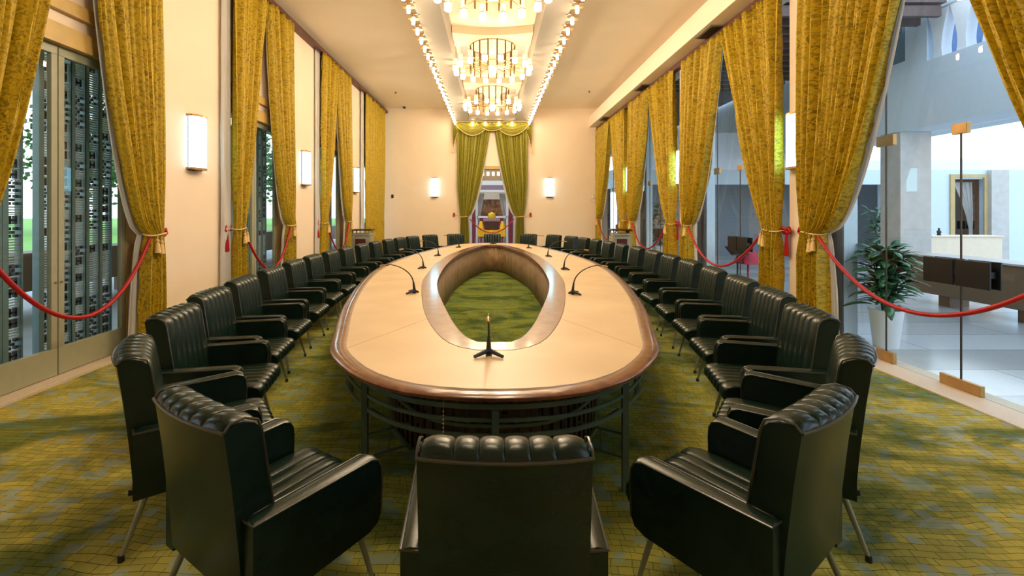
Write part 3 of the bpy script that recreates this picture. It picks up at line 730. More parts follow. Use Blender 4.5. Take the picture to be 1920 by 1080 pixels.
# frame hoops
def hoop(P, z, h, t=.012):
    A = P; B = offset(P, t); mb = MB()
    mb.grid([[(x, y, z0) for x, y in Q] for Q, z0 in ((A, z-h/2), (A, z+h/2), (B, z+h/2), (B, z-h/2), (A, z-h/2))], closed_u=True); return mb
HP = offset(OUT, .10); 
for z, h in ((.655, .028), (.583, .020), (.498, .024)): obj('hoop', hoop(HP, z, h), tableleg, TBL)
HI = offset(OUT, .42)
for z, h in ((.40, .02), (.14, .03)): obj('hoop', hoop(HI, z, h), tableleg, TBL)
nO = len(HP)
for k in [0, 6, 16, 26, 40, 54, 64, 74, 80, 86, 96, 106, 120, 134, 144, 154]:
    x, y = HP[k]; mb = MB()
    if k not in (0, 80): mb.box((x-.018, y-.018, 0), (x+.018, y+.018, .70)); lg = obj('leg', mb, tableleg, TBL)
    x2, y2 = HI[k]
    mb = MB()
    for z in (.34, .20): mb.cyl((x, y, z), (x2, y2, z-.02), .009, n=6)
    mb.cyl(((x+x2)/2, (y+y2)/2, .34), ((x+x2)/2, (y+y2)/2, .19), .006, n=6)
    mb.tube([(x*.9+x2*.1, y*.9+y2*.1, .49), (x*.5+x2*.5, y*.5+y2*.5, .38), (x2, y2, .14)], .010, n=6)
    if k not in (0, 80): obj('stretcher', mb, tableleg, lg)
    else: 
        mb.box((x-.02, y-.006, .49), (x+.02, y+.012, .64)); obj('bracket', mb, tableleg, TBL)
# modesty fretwork
FR = resample(offset(OUT, .46), 620); mb = MB(); mb2 = MB(); rng = random.Random(3)
for k in range(0, 620, 2):
    x, y = FR[k]; x2, y2 = FR[(k+1)%620]
    mb.grid([[(x, y, .10), (x2, y2, .10)], [(x, y, .70), (x2, y2, .70)]])
    if rng.random() < .6:
        z = .15+.5*rng.random(); x3, y3 = FR[(k+2)%620]; mb.grid([[(x, y, z), (x3, y3, z)], [(x, y, z+.04), (x3, y3, z+.04)]])
obj('fretwork_panel', mb, fretwood, TBL, solid_=.02, fix=False)
BK = offset(OUT, .56); obj('backing_panel', hoop(BK, .39, .60), slatgap, TBL)
mb = MB()
for k in range(9): mb.lathe([(0, -.006), (.006, 0), (0, .006)], (-.26, 2.44, .63-.022*k), 6)
mb.cyl((-.26, 2.44, .45), (-.26, 2.44, .36), .005, n=6)
mb.cyl((-.26, 2.44, .70), (-.26, 2.44, .40), .0012, n=4); o = obj('chain_pull', mb, cordM, loc=(-.26, 2.44, .36)); tag(o, 'thin beaded chain hanging under the near end of the oval table', 'chain')

# ------------------------------------------------------------------ armchairs
CH = [0, .21, .355, .5, .645, .79, 1]
def chan(u):
    for a, b in zip(CH, CH[1:]):
        if u <= b+1e-9:
            t = (u-a)/(b-a); return math.sin(PI*max(0, min(1, t)))**.36
    return 0
US = []
for a, b in zip(CH, CH[1:]):
    m_ = 8
    US += [a+(b-a)*(.5-.5*math.cos(PI*k/m_)) for k in range(m_)]
US.append(1)
def make_chair():
    t = thing('armchair', 'x', 'armchair', (0, 0, 0), 'leather armchairs round the table')
    # backrest
    hw = .272
    rear = [(-.315, .30), (-.33, .5), (-.355, .75), (-.380, .935)]
    roll = [(-.376, .946), (-.368, .960), (-.345, .968), (-.31, .965), (-.275, .952), (-.254, .930), (-.246, .90)]
    front = [(-.232, .80), (-.212, .66), (-.195, .54), (-.18, .42)]
    mb = MB()
    def bow(u): return -.042*(1-(2*u-1)**2)
    rowsR = [[((u-.5)*2*hw, y+bow(u)*(z-.2), z) for u in US] for y, z in rear+[(-.380, .943)]]
    mb.grid(rowsR)
    rows = []
    full = roll+front
    for i, (y, z) in enumerate(full):
        if i < len(roll):
            ang = [(-.6, .3), (-.5, .8), (-.2, 1), (.1, 1), (.5, .85), (.85, .5), (1, .15)][i]; amp = .006+.008*min(1, i/2)
        else: ang = (1, .1); amp = .014 if i < len(full)-1 else .006
        row = []
        for u in US:
            ed = 1-abs(2*u-1)**14; c = chan(u)*amp*(ed)
            row.append(((u-.5)*2*hw*(1 if ed > .02 else 1), y+bow(u)*(z-.2)*(1-min(1, i/8))+ang[0]*c, z+ang[1]*c-.012*(1-ed)*(1 if i < 6 else 0)))
        rows.append(row)
    mb.grid([rowsR[-1]]+rows)
    # sides
    for e in (0, -1):
        rr = [r[e] for r in rowsR]; ff = [r[e] for r in rows]; poly = rr+ff; mb.add(poly, [tuple(range(len(poly)))])
    bt = [rowsR[0], rows[-1]]; mb.grid([rowsR[0], rows[-1]])
    br = obj('backrest', mb, leather, t, smooth=True)
    mb = MB(); mb.tube([((u-.5)*2*(hw+.002), -.383+bow(u)*.75, .942) for u in [k/20 for k in range(21)]], .006, n=6)
    for s in (-1, 1): mb.tube([(s*hw, y, z) for y, z in [(-.38, .942)]+[(-.36, .965), (-.31, .970), (-.262, .947), (-.246, .905), (-.2, .6)]], .005, n=6)
    obj('piping', mb, pipingM, br, smooth=True)
    # seat
    mb = MB(); prof = [(-.22, .40), (-.16, .432), (0, .442), (.18, .446), (.28, .445), (.325, .434), (.348, .410), (.350, .37), (.338, .345), (.31, .318), (.27, .31), (-.28, .29)]
    rows = []
    for i, (y, z) in enumerate(prof):
        am = .016 if 0 < i < 8 else (.008 if i < 10 else 0)
        ang = (0, 1) if i < 5 else [(.5, .8), (.9, .4), (1, 0), (.9, -.4), (.4, -.8), (0, 0), (0, 0)][i-5]
        rows.append([((u-.5)*.53, y+ang[0]*chan(u)*am, z+ang[1]*chan(u)*am) for u in US])
    mb.grid(rows)
    for e in (0, -1):
        poly = [r[e] for r in rows]; mb.add(poly, [tuple(range(len(poly)))])
    obj('seat', mb, leather, t, smooth=True)
    # arms
    for s in (-1, 1):
        pr = [(-.315, .28), (.18, .305), (.23, .325), (.246, .36), (.251, .52), (.247, .570), (.230, .600), (.195, .615), (-.315, .608)]
        mb = MB(); n = len(pr)
        def xo(y): return .335+.032*(y+.315)/.58
        def xi(y): return .268+.018*(y+.315)/.58
        # stations across the arm for a padded top
        st_ = [0, .12, .5, .88, 1]
        rows = []
        for f in st_:
            lift = .010*math.sin(PI*f)
            rows.append([(s*(xi(y)+(xo(y)-xi(y))*f), y+(lift if y > .14 else 0), z+(lift if z > .57 else 0)) for y, z in pr])
        rr = [[row[j] for row in rows] for j in range(n)]; rr.append(rr[0]); mb.grid(rr)
        for row in (rows[0], rows[-1]): mb.add(row, [tuple(range(n))])
        ar = obj('armrest', mb, leather, t, bevel=.007, seg=2)
        mb = MB(); path = [(y, z) for y, z in pr[3:]]
        mb.tube([(s*(xo(y)+.001), y+.001, z+.001) for y, z in path]+[(s*xi(-.315), -.317, .608)], .0045, n=6)
        mb.tube([(s*(xi(y)), y+.001, z+.001) for y, z in path], .004, n=6)
        obj('piping', mb, pipingM, ar, smooth=True)
    for sx_, (tx, ty, bx, by) in {(1, 1): (.25, .20, .285, .27), (-1, 1): (-.25, .20, -.285, .27), (1, -1): (.27, -.25, .32, -.36), (-1, -1): (-.27, -.25, -.32, -.36)}.items():
        mb = MB(); mb.cyl((tx, ty, .31), (bx, by, .02), .017, .010, n=8); lg = obj('leg', mb, legM, t, smooth=True)
        mb = MB(); mb.cyl((bx, by, .03), (bx, by, 0), .013, .015, n=8); obj('foot', mb, footM, lg)
    return t
chair0 = make_chair()
R_ = math.radians
#        center x (left side), y, heading (clockwise from +Y, degrees)
LEFT = [(-.935, 2.02, 33), (-1.69, 2.68, 55), (-2.05, 3.45, 79), (-2.28, 4.24, 82), (-2.43, 5.05, 83.5), (-2.54, 5.90, 85), (-2.64, 6.82, 87), (-2.68, 7.62, 89), (-2.69, 8.47, 90),
        (-2.68, 9.35, 91), (-2.60, 10.18, 92), (-2.53, 11.05, 94), (-2.42, 11.92, 97), (-2.27, 12.66, 102), (-2.07, 13.40, 113), (-1.70, 14.08, 130), (-1.05, 14.53, 154)]
NUM = ['first', 'second', 'third', 'fourth', 'fifth', 'sixth', 'seventh', 'eighth', 'ninth', 'tenth', 'eleventh', 'twelfth', 'thirteenth', 'fourteenth', 'fifteenth', 'sixteenth', 'seventeenth']
chair0.location = (.04, 1.78, 0); chair0['label'] = 'dark green leather armchair seen from behind, alone at the near end of the table'
cg = 'leather armchairs round the table'
rng = random.Random(2)
for i, (x, y, h) in enumerate(LEFT):
    for s, nm in ((1, 'left'), (-1, 'right')):
        X = x if s > 0 else -x+(.12 if i == 0 else .03 if i == 1 else .01)
        hh = (h+(3 if s < 0 and i == 0 else 0))*s+rng.uniform(-1.5, 1.5)*(1 if i > 2 else 0)
        if i == 0: lab = 'big foreground dark leather armchair angled in from the %s beside the near-end chair' % nm
        elif i == len(LEFT)-1: lab = 'small dark green armchair on the %s, next to the far-end chair' % nm
        else: lab = 'dark green leather armchair, %s from the near end along the %s of the table' % (NUM[i], nm)
        dup(chair0, (X, y+(rng.uniform(-.02, .02) if i > 2 else 0), 0), -R_(hh), lab, cg)
dup(chair0, (.02, 14.58, 0), PI, 'dark green armchair at the far end of the table, in front of the doorway', cg)

# ------------------------------------------------------------------ microphones
def mic():
    t = thing('microphone', 'x', 'microphone', (0, 0, 0), 'gooseneck microphones on the table')     # bends towards -x
    mb = MB()
    for a in (PI*.72, -PI*.72, 0):
        L_ = .12 if a else .05
        mb.cyl((0, 0, .030), (L_*math.cos(a), L_*math.sin(a), .010), .018, .011, n=8)
    mb.cyl((0, 0, .0), (0, 0, .035), .022, .018, n=10); mb.cyl((0, 0, .03), (-.012, 0, .13), .018, .010, n=10)
    obj('base', mb, black, t, smooth=True)
    pts = []
    for k in range(19):
        f = k/18; a = f*PI*.5
        pts.append((-.012-.30*(1-math.cos(a))-.03*f, 0, .12+.215*math.sin(a)-(.0 if f < .9 else .01)))
    mb = MB(); mb.tube(pts, .0065, n=8, rs=[.008-.003*k/18 for k in range(19)]); obj('gooseneck', mb, dkmetal, t, smooth=True)
    mb = MB(); e = pts[-1]; mb.tube([(e[0]+.01, 0, e[2]), (e[0]-.01, 0, e[2]-.001), (e[0]-.05, 0, e[2]-.008), (e[0]-.065, 0, e[2]-.011)], .012, n=10, rs=[.006, .012, .013, .006]); obj('microphone_head', mb, brass, t, smooth=True)
    return t
m0 = mic(); MP = [(-.90, 5.30, 0), (-1.14, 7.60, 0), (-1.14, 9.75, 0), (-.86, 12.0, 0), (.93, 5.23, PI), (1.18, 7.45, PI), (1.18, 9.6, PI), (.95, 11.8, PI), (-.02, 3.02, PI/2), (.05, 13.25, -PI/2)]
for i, (x, y, r) in enumerate(MP):
    if i < 8: lab = 'gooseneck microphone arching outward on the %s side of the table, %s from the near end' % ('left' if i < 4 else 'right', NUM[i % 4])
    elif i == 8: lab = 'large black three-legged microphone in the foreground at the near end of the table'
    else: lab = 'tiny dark microphone at the far end of the table before the doorway'
    if i == 0: m0.location = (x, y, .7525); m0['label'] = lab
    else: dup(m0, (x, y, .7525), r, lab)

# ------------------------------------------------------------------ cabinets at the far end
def cabinet(x, label):
    y = 13.6
    c = thing('cabinet', label, 'cabinet', (x, y, 0), 'metal cabinets at the far end')
    mb = MB(); mb.box((x-.28, y-.22, .05), (x+.28, y+.22, .98)); obj('body', mb, greycab, c, bevel=.008)
    mb = MB(); mb.box((x-.30, y-.24, 1.14), (x+.30, y+.24, 1.18)); obj('top', mb, dkmetal, c, bevel=.006)
    mb = MB()
    for s in (-1, 1):
        for q in (-1, 1): mb.cyl((x+s*.24, y+q*.18, .98), (x+s*.24, y+q*.18, 1.15), .02)
    mb.box((x-.26, y-.2, 1.0), (x+.26, y+.2, 1.06)); obj('shelf', mb, greycab, c)
    mb = MB(); mb.box((x-.16, y-.232, .58), (x+.14, y-.218, .90)); obj('front_panel', mb, darkred, c)
    mb = MB()
    for s in (-1, 1):
        for q in (-1, 1): mb.cyl((x+s*.24, y+q*.18, 0), (x+s*.24, y+q*.18, .06), .02)
    obj('castor', mb, black, c)
cabinet(-3.85, 'grey metal cabinet with dark red panel near the far left corner'); cabinet(3.84, 'grey metal cabinet with dark red panel near the far right corner')

# ------------------------------------------------------------------ small wall and ceiling items
mb = MB(); mb.lathe([(0, 0), (.06, 0), (.06, -.03), (.045, -.07), (.0, -.09)], (-3.44, 17.9, ZC), 16); o = obj('security_camera', mb, solid('dark_blue_dome', (.03, .03, .12), .2), loc=(-3.44, 17.9, ZC), smooth=True); tag(o, 'small dark dome camera where the ceiling meets the far wall, left', 'camera')
for x, y_, w_ in ((742, 172, 'left'), (1105, 170, 'right')):
    Y = 4.13*853.3/(397-y_); p = px(x, y_, Y); mb = MB(); mb.cyl((p[0], p[1], ZC), (p[0], p[1], ZC-.05), .02); mb.cyl((p[0], p[1], ZC-.05), (p[0], p[1], ZC-.06), .04); o = obj('sprinkler', mb, ventM, loc=(p[0], p[1], ZC)); tag(o, 'tiny sprinkler head on the ceiling, %s of the chandeliers' % w_, 'sprinkler')
def wallbit(name, x, y, w, h, mat, label, cat, d=.03):
    X, _, Z = px(x, y, YB); mb = MB(); mb.box((X-w/2, YB-d, Z-h/2), (X+w/2, YB, Z+h/2)); o = obj(name, mb, mat, loc=(X, YB, Z), bevel=.005); tag(o, label, cat); return o
wallbit('wall_switch', 736, 368, .09, .14, dkmetal, 'small dark wall switch on the far wall, left end', 'switch')
X, _, Z = px(1112, 373, YB); mb = MB(); mb.tube([(X+.10*math.cos(a*PI/8), YB-.02, Z-.05+.08*math.sin(a*PI/8)) for a in range(16)], .015, closed=True); mb.cyl((X, YB-.02, Z+.02), (X+.02, YB-.02, Z+.18), .03, .015)
o = obj('wall_telephone', mb, whiteplastic, loc=(X, YB, Z)); tag(o, 'small pale ring-shaped fitting hanging on the far wall, right end', 'wall fitting')
wallbit('wall_socket', 1121, 404, .08, .08, black, 'tiny black socket on the far wall near the right corner', 'socket')

# ------------------------------------------------------------------ lobby beyond the glass on the right
mb = MB(); mb.box((4.6, -6, -.05), (34, 46, 0)); struct('floor_lobby', mb, terrazzo)
def X_(p, Y): return (p-922)*Y/853.3
# balcony beam with its soffit
mb = MB(); mb.box((8.6, -6, 3.39), (8.75, 40, 4.68)); mb.box((8.75, -6, 3.39), (9.9, 40, 3.5)); struct('trim_30', mb, bluewhite)
mb = MB(); mb.box((9.9, 15.3, 3.39), (34, 40, 3.5)); struct('ceiling_lobby', mb, whiteM)
def column(x0, y0, x1, y1, z1, lab, mat=marbleM, z0=0):
    mb = MB(); mb.box((x0, y0, z0), (x1, y1, z1)); mb.box((x0-.02, y0-.02, z0), (x1+.02, y1+.02, z0+.08)); o = struct('wall_column', mb, mat, bevel=.01); o['label'] = lab
column(8.62, 9.6, 9.28, 10.1, 3.39, 'square grey marble column in the lobby, nearest')
column(X_(1850, 15), 14.85, X_(1883, 15), 15.1, 3.07, 'grey marble column in the lobby at the right edge')
column(8.62, 21.0, 9.28, 21.5, 3.39, 'grey marble column far down the lobby')
# far lobby wall with fascia, opening and doorway
Yw = 15.0
mb = MB(); mb.box((4.85, Yw, 3.08), (8.6, Yw+.3, 4.3)); mb.box((8.6, Yw-.0, 3.08), (26, Yw+.3, 3.39)); struct('trim_31', mb, whiteM)
mb = MB(); mb.box((X_(1655, 15), Yw, 0), (X_(1783, 15), Yw+.2, 3.08)); mb.box((X_(1783, 15), Yw, 2.78), (X_(1848, 15), Yw+.2, 3.08)); mb.box((X_(1848, 15), Yw, 0), (26, Yw+.2, 3.08)); mb.box((4.85, Yw, 2.6), (X_(1655, 15), Yw+.2, 3.08)); struct('wall_lobby', mb, bluewhite)
dr = thing('door_8', loc=(X_(1815, 15), Yw, 0), kind='structure')
mb = MB(); xa, xb = X_(1780, 15), X_(1851, 15)
mb.box((xa, Yw-.05, 0), (xa+.14, Yw, 2.82)); mb.box((xb-.14, Yw-.05, 0), (xb, Yw, 2.82)); mb.box((xa, Yw-.05, 2.821), (xb, Yw, 2.93)); obj('frame', mb, panelwood, dr)
# room seen through that doorway
mb = MB(); mb.box((xa-2, 19, 0), (xb+9, 19.2, 3.39)); struct('wall_orange', mb, orangeM)
mb = MB(); mb.box((X_(1785, 18), 18, 0), (X_(1806, 18), 18.1, 2.9)); struct('wall_tan', mb, counterM)
def mlob(s, n, z): return (s, Yw+.35-n, z)
mb = drape_mb(mlob, X_(1843, 15), X_(1806, 15), 2.7, 1.0, X_(1843, 15), X_(1837, 15), X_(1843, 15), X_(1835, 15), 1.5, 7, .03, 0); cu = obj('curtain', mb, sheerM, loc=(X_(1838, 15), 15.3, 0), smooth=True, solid_=.004, fix=False); tag(cu, 'pale blue-white curtain tied back inside the small doorway across the lobby', 'curtain')
# reception counter
mb = MB(); mb.box((X_(1740, 13), 12.9, 0), (X_(1872, 13), 13.4, .98)); mb.box((X_(1740, 13)-.02, 12.86, .98), (X_(1872, 13)+.03, 13.44, 1.02)); o = obj('counter', mb, counterM, loc=(X_(1806, 13), 13.1, 0), bevel=.01); tag(o, 'cream counter across the lobby in front of the small doorway', 'counter')
mb = MB(); x = X_(1767, 13); mb.lathe([(0, 0), (.05, 0), (.04, .06), (.06, .1), (.02, .16), (.03, .2), (0, .22)], (x, 13.1, 1.02), 12); o = obj('figurine', mb, black, loc=(x, 13.1, 1.02), smooth=True); tag(o, 'small dark ornament standing on the cream lobby counter', 'ornament')
for k, xx in enumerate((1803, 1820)):
    x = X_(xx, 15.8); mb = MB(); mb.box((x-.13, 15.8, 1.1), (x+.13, 15.84, 1.38)); mb.cyl((x, 15.83, .75), (x, 15.83, 1.12), .02)
    mb.box((x-.12, 15.72, .74), (x+.12, 15.92, .76)); o = obj('monitor', mb, black, loc=(x, 15.8, .74)); tag(o, 'dark %s monitor on the desk seen through the small lobby doorway' % ('left' if k == 0 else 'right'), 'monitor')
mb = MB(); mb.box((X_(1790, 15.8), 15.55, .66), (X_(1846, 15.8), 16.2, .74)); 
for dx in (0, 1):
    x = X_(1793, 15.8)+dx*.85; mb.box((x, 15.6, 0), (x+.06, 16.1, .68))
o = obj('desk', mb, orangeM, loc=(X_(1815, 15.8), 15.8, 0)); tag(o, 'orange-brown desk behind the small doorway across the lobby', 'desk')
# dark room left of the near column
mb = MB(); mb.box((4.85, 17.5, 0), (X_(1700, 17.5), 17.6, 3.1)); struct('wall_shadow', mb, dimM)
# granite planter wall
mb = MB(); mb.box((8.0, -4, .2), (8.6, 8.8, .87)); o = obj('planter_bench', mb, granite, loc=(8.3, 3, .2), bevel=.02); tag(o, 'long low speckled brown granite bench wall in the lobby', 'bench')
mb = MB()
for y in (8.2, 6.95, 3.4, 0): mb.box((8.15, y-.1, 0), (8.5, y+.1, .2))
obj('foot', mb, granite, o)
mb = MB(); mb.box((7.97, -4, .87), (8.63, 8.83, .90)); obj('coping', mb, marbleM, o)
# second granite planter further along, seen through the next bays
mb = MB(); mb.box((8.0, 14.0, .0), (8.6, 15.9, .85)); 
# slatted timber canopy
for k in range(14):
    y = 8.65+.42*k; mb = MB(); mb.box((4.75, y, 5.42), (8.55, y+.09, 5.62)); o = struct('trim_%d' % (40+k), mb, louvreM)
mb = MB(); mb.box((4.7, 8.6, 5.66), (8.6, 40, 5.75)); struct('ceiling_arcade', mb, louvreM)
# upper storey stone fins shaped like narrow vases
fins = thing('wall_upper', loc=(8.8, 9, 4.68), kind='structure')
for k in range(13):
    y = 3.5+.45*k; mb = MB(); L_ = []; R2 = []
    for q in range(19):
        f = q/18; z = 4.62+f*1.05; w = .075+.15*abs(f-.28)**1.6/(.72**1.6)*1.0; L_.append((y-w, z)); R2.append((y+w, z))
    mb.prism(L_+R2[::-1], 8.72, 8.92, 'x'); obj('stone_fin', mb, whiteM, fins)
mb = MB(); mb.box((8.70, 3.0, 5.66), (8.96, 9.5, 5.74)); obj('rail', mb, bluewhite, fins)
mb = MB(); mb.box((8.72, 9.12, 4.6), (8.95, 9.60, 6.6)); mb.box((8.72, 10.15, 4.6), (8.95, 26, 6.6)); mb.box((8.72, 9.60, 4.6), (8.95, 10.15, 4.88)); mb.box((8.72, 9.60, 6.0), (8.95, 10.15, 6.6)); obj('upper_wall', mb, bluewhite, fins)
mb = MB(); mb.box((8.80, 9.60, 4.88), (8.86, 10.15, 6.0)); obj('upper_pane', mb, solid('teal_glass', (.12, .22, .26), .1), fins)
mb = MB(); mb.box((10.4, 2.5, 4.0), (10.5, 12, 6.1)); struct('wall_upper_back', mb, solid('dusky_blue_wall', (.10, .20, .42), .5))
# potted plant behind the glass
PX, PY = 4.98, 5.75
pp = thing('potted_plant', 'bushy green plant in a white pot behind the right glass doors', 'plant', (PX, PY, 0))
mb = MB(); mb.lathe([(0, 0), (.125, 0), (.13, .02), (.175, .44), (.185, .47), (.17, .475), (.155, .43), (0, .42)], (PX, PY, 0), 28); obj('pot', mb, potM, pp, smooth=True)
def leafy(mb, cx, cy, z0, n, spread, h, L0=.26, seed=1):
    rg = random.Random(seed)
    for k in range(n):
        a = rg.random()*2*PI; el = rg.uniform(.05, 1.1); hb = z0+h*rg.random()**.8; rad = spread*rg.random()*.55
        bx, by = cx+rad*math.cos(a), cy+rad*math.sin(a); L_ = L0*rg.uniform(.6, 1.15); w = L_*.16
        d = Vector((math.cos(a)*math.cos(el), math.sin(a)*math.cos(el), math.sin(el))); side = Vector((-math.sin(a), math.cos(a), rg.uniform(-.3, .3))).normalized()
        rows = []
        for q in range(6):
            f = q/5; p = Vector((bx, by, hb))+d*(L_*f)-Vector((0, 0, L_*.45*f*f)); ww = w*math.sin(PI*(.08+.90*f))**.8
            rows.append([p-side*ww, p-Vector((0, 0, -.12*ww)), p+side*ww])
        mb.grid(rows)
mb = MB(); leafy(mb, PX, PY, .5, 260, .30, .72, .30, 4); obj('foliage', mb, leafM, pp, smooth=True, fix=False, solid_=.002)
mb = MB()
for k in range(7):
    a = k*.9; mb.tube([(PX+.03*math.cos(a), PY+.03*math.sin(a), .42), (PX+.08*math.cos(a), PY+.08*math.sin(a), .8), (PX+.14*math.cos(a), PY+.14*math.sin(a), 1.15)], .010, n=6)
obj('stem', mb, leafM, pp)
mb = MB(); mb.cyl((PX, PY, .41), (PX, PY, .425), .155, n=20); obj('soil', mb, soilM, pp)
# second plant in the shade behind the near column, and one by the far glazing
for (x, y, h, lab) in ((X_(1648, 13.4), 13.4, 1.3, 'dark leafy plant in the shade behind the first lobby column'), (6.2, 16.7, 1.5, 'tall leafy plant in a white pot outside the far right glazing')):
    q = thing('potted_plant', lab, 'plant', (x, y, 0)); mb = MB(); mb.lathe([(0, 0), (.14, 0), (.19, .45), (.17, .45), (0, .40)], (x, y, 0), 20); obj('pot', mb, potM, q, smooth=True)
    mb = MB(); leafy(mb, x, y, .45, 140, .4, h, .36, 9); obj('foliage', mb, leafM, q, smooth=True, fix=False, solid_=.002)
# lobby sign stand with crimson cloth
sx0, sy0 = 5.05, 9.35
sg = thing('sign_stand', 'dark sign stand with tilted plate behind the second right glass bay', 'stand', (sx0, sy0, 0))
mb = MB(); mb.cyl((sx0, sy0, 0), (sx0, sy0, .88), .018); mb.cyl((sx0, sy0, 0), (sx0, sy0, .02), .16, n=20); obj('post', mb, black, sg)
mb = MB(); mb.add([(sx0-.2, sy0-.14, .84), (sx0+.16, sy0-.14, .84), (sx0+.16, sy0+.12, .98), (sx0-.2, sy0+.12, .98), (sx0-.2, sy0-.14, .82), (sx0+.16, sy0-.14, .82), (sx0+.16, sy0+.12, .96), (sx0-.2, sy0+.12, .96)], [(0,1,2,3), (7,6,5,4), (0,4,5,1), (1,5,6,2), (2,6,7,3), (3,7,4,0)]); obj('sign_plate', mb, dkmetal, sg)
x, y = 5.35, 9.5; mb = MB()
rows = [[(x+rr*math.cos(a*PI/8)*(1+.25*math.sin(a*1.9)), y+rr*math.sin(a*PI/8), z) for a in range(16)] for z, rr in ((.62, .26), (.75, .20), (.9, .11), (1.02, .07), (1.08, .09), (1.10, .02))]
mb.grid(rows, closed_u=True); mb.cyl((x, y, 0), (x, y, .75), .02); mb.cyl((x, y, 0), (x, y, .02), .15, n=16); o = obj('draped_stand', mb, crimson, loc=(x, y, 0), smooth=True); tag(o, 'crimson cloth draped over a post behind the second right glass bay', 'cloth')

# ------------------------------------------------------------------ beyond the far doorway
mb = MB(); mb.box((-6, YB, -.05), (4.6, 34, 0)); struct('floor_hall', mb, terrazzo)
mb = MB(); mb.box((-6, YB+.2, 4.6), (6, 34, 4.7)); struct('ceiling_hall', mb, whiteM)
for (yy, ww) in ((20.6, 'hall'), (26.5, 'far room')):  # unseen glowing panels added to brighten the hall and far room
    cl = thing('fill_light_panel', 'square white unseen fill panel added in the %s beyond the doorway' % ww, 'ceiling light', (0, yy, 4.6)); mb = MB(); mb.box((-1.0, yy-.8, 4.55), (1.0, yy+.8, 4.6)); obj('frame', mb, whiteM, cl)
    mb = MB(); mb.box((-.95, yy-.75, 4.53), (.95, yy+.75, 4.552)); obj('fill_surface', mb, emis('fill_glow_'+ww, (.95, .97, 1), 9.0), cl)
dt = thing('door_7', loc=(0, YB+.1, 0), kind='structure')
mb = MB(); mb.box((DX0, YB+.02, 3.40), (DX1, YB+.18, 3.52)); mb.box((DX0, YB+.02, 0), (DX0+.06, YB+.18, 3.40)); mb.box((DX1-.06, YB+.02, 0), (DX1, YB+.18, 3.40)); obj('frame', mb, goldwood, dt)
mb = MB(); mb.box((DX0, YB+.1, 2.95), (DX1, YB+.14, 3.4)); obj('transom_panel', mb, ventM, dt)
for k in range(8):
    x = -.78+k*.21; mb = MB(); mb.cyl((x, YB+.09, 3.14), (x, YB+.09, 3.30), .055, n=8); obj('transom_light', mb, transomlight, dt)
Yp = 23.0
pw = thing('window_8', loc=(0, Yp, 0), kind='structure')
mb = MB(); q = lambda p: (p-922)*Yp/853.3
zt = 1.7+39*Yp/853.3; zm = 1.7-10*Yp/853.3
for x in (q(894), q(951)): mb.box((x-.05, Yp, 0), (x+.05, Yp+.08, zt))
mb.box((q(894), Yp, zt-.05), (q(951), Yp+.08, zt+.05)); mb.box((q(894), Yp, zm-.05), (q(951), Yp+.08, zm+.05)); obj('frame', mb, whiteM, pw)
mb = MB(); mb.box((-5, Yp, zt+.05), (5, Yp+.1, zt+.30)); struct('trim_60', mb, purplegrey)
mb = MB(); mb.box((-5, Yp, zt+.30), (5, Yp+.1, 4.6)); struct('wall_hall', mb, whiteM)
for a, b, m_ in ((q(886), q(891), maroon), (q(954), q(961), maroon), (q(878), q(885), bluewhite), (q(962), q(968), bluewhite)):
    mb = MB(); mb.box((a, Yp-.1, 0), (b, Yp+.3, zt)); struct('trim_%d' % (61+int(a*10) % 30), mb, m_)
for a, b in ((-6, q(872)), (q(974), 6)):
    mb = MB(); mb.box((a, Yp, 0), (b, Yp+.1, zt+.1)); struct('wall_hall_side', mb, jambM)
# the room behind: picture wall
Yq = 30.0; q2 = lambda p: (p-922)*Yq/853.3
mb = MB(); mb.box((-4, Yq, 0), (4, Yq+.2, 4.6)); struct('wall_far_room', mb, wallM)
mb = MB(); za, zb2 = 1.7+23*Yq/853.3, 1.7-8*Yq/853.3; mb.box((q2(900), Yq-.06, zb2), (q2(945), Yq, za)); o = obj('picture', mb, pictureM, loc=(0, Yq, 2)); tag(o, 'wide brown landscape picture on the wall beyond the far doorway', 'picture')
mb = MB(); mb.box((-3, Yq-.08, 0), (3, Yq, zb2-.02)); struct('baseboard_far', mb, maroon)
def mfar(s, n, z): return (s, 23.6-n, z)
for s_, w_ in ((-1, 'left'), (1, 'right')):
    e0 = q(922+s_*27); mb = drape_mb(mfar, e0, q(922+s_*14), zt-.1, 1.4, e0, q(922+s_*23), e0, q(922+s_*24), .8, 6, .03, 0); cu = obj('sheer_curtain', mb, sheerM, loc=(e0, 23.6, 0), smooth=True, solid_=.004, fix=False); tag(cu, 'pale curtain swept to the %s in the glazed opening beyond the far doorway' % w_, 'curtain')
# desk with yellow cloth
x, y = 0.0, 21.6
dk = thing('draped_table', 'small dark table with bright yellow cloth beyond the far doorway', 'table', (x, y, 0))
mb = MB(); mb.box((x-.62, y-.35, .62), (x+.62, y+.35, .70)); 
for s_ in (-1, 1): mb.box((x+s_*.5-.04, y-.3, 0), (x+s_*.5+.04, y-.22, .62)); mb.box((x+s_*.5-.04, y+.22, 0), (x+s_*.5+.04, y+.3, .62))
obj('frame', mb, maroon, dk)
mb = MB(); rows = [[(x-.66+1.32*j/40, y-.38-.02*math.sin(j*1.7), z) for j in range(41)] for z in (.72, .60, .46)]; mb.grid(rows); mb.box((x-.66, y-.38, .70), (x+.66, y+.38, .72)); obj('cloth', mb, yellowcloth, dk, solid_=.01, fix=False)
ck = thing('wooden_chest', 'dark carved wooden chest standing on the yellow-clothed table', 'chest', (x, y, .72))
mb = MB(); mb.box((x-.30, y-.2, .73), (x+.30, y+.2, 1.12)); obj('body', mb, darkred, ck, bevel=.01)
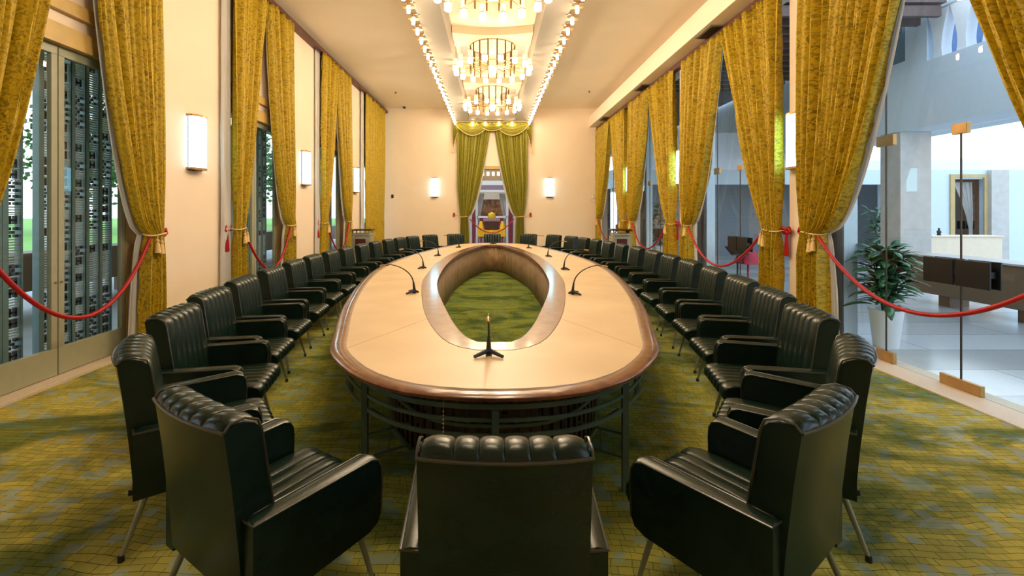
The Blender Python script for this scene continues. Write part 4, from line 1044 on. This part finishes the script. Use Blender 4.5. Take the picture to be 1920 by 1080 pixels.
mb = MB(); mb.box((x-.40, y-.26, 1.12), (x+.40, y+.26, 1.26)); obj('lid', mb, purplegrey, ck, bevel=.03)
mb = MB()
for s_ in (-.15, .15): mb.box((x+s_-.09, y-.215, .80), (x+s_+.09, y-.2, 1.05))
obj('door_panel', mb, fretwood, ck)
for s_, w_ in ((-1, 'left'), (1, 'right')):
    mb = MB(); mb.lathe([(0, 0), (.13, .02), (.15, .12), (.10, .26), (.06, .40), (0, .42)], (x+s_*.50, y-.1, .73), 14); o = obj('flower_arrangement', mb, yellowcloth, loc=(x+s_*.5, y-.1, .73), smooth=True); tag(o, 'bright yellow flower mound at the %s end of the yellow-clothed table' % w_, 'flowers', 'yellow flowers')
mb = MB(); mb.lathe([(0, 0), (.14, .0), (.20, .1), (.16, .24), (0, .30)], (x, y, 1.26), 14); o = obj('flower_arrangement', mb, yellowcloth, loc=(x, y, 1.26), smooth=True); tag(o, 'round yellow flower mound on top of the dark wooden chest', 'flowers', 'yellow flowers')

# ------------------------------------------------------------------ outdoors on the left
mb = MB(); mb.box((-11, -10, -.06), (-4.7, 50, -.01)); struct('floor_terrace', mb, paveM)
mb = MB(); mb.box((-120, -80, -.10), (-11, 120, -.03)); struct('ground_lawn', mb, grassM)
mb = MB(); mb.box((-8.4, 1, .35), (-7.8, 30, 1.0)); o = obj('planter_bench', mb, granite, loc=(-8.1, 10, .35), bevel=.02); tag(o, 'long low dark planter wall on the terrace outside the left doors', 'bench')
mb = MB()
for y in (2, 6.0, 10, 14, 20, 26): mb.box((-8.3, y, -.01), (-7.9, y+.3, .35))
obj('foot', mb, granite, o)
for i, y in enumerate((5.6, 9.6, 13.6, 17.6)):
    mb = MB(); mb.box((-9.6, y, -.01), (-9.1, y+.5, 5.5)); o = struct('wall_terrace_column', mb, whiteM)
mb = MB(); mb.box((-11, -10, 5.5), (-4.62, 50, 5.7)); struct('ceiling_terrace', mb, louvreM)
def tree(x, y, h, lab, seed):
    rg = random.Random(seed); t = thing('garden_tree', lab, 'tree', (x, y, -.05), 'garden trees beyond the lawn')
    mb = MB(); mb.tube([(x, y, -.05), (x+.2, y, h*.3), (x-.1, y+.2, h*.6)], .3, rs=[.35, .25, .15]); obj('trunk', mb, barkM, t)
    mb = MB()
    for k in range(1500):
        a = rg.random()*2*PI; u = rg.uniform(-1, 1); rr = h*.36*(rg.random()**.33)*(1+.25*math.sin(a*5)); c = Vector((x+rr*1.0*math.cos(a)*math.sqrt(1-u*u), y+rr*math.sin(a)*math.sqrt(1-u*u), h*.62+rr*u*1.0))
        s1 = Vector((rg.uniform(-1, 1), rg.uniform(-1, 1), rg.uniform(-1, 1))).normalized()*.28; s2 = s1.orthogonal().normalized()*.2
        mb.add([c-s1, c-s2, c+s1, c+s2], [(0, 1, 2, 3)])
    obj('crown', mb, treeM, t, fix=False)
for k, (x, y, h) in enumerate(((-38, 31, 11), (-28, 36, 11), (-39, 43, 12), (-29, 48, 12), (-39, 56, 12), (-28, 61, 12))):
    tree(x, y, h, 'leafy green tree beyond the lawn seen through the left glass, %s from the near side' % NUM[k], k)

dk.scale.z = 1.16
for o in COL.objects:
    if o.name.startswith('wooden_chest') and o.parent is None: o.location.z += .115
    if o.name.startswith('flower_arrangement'): o.location.z += .115
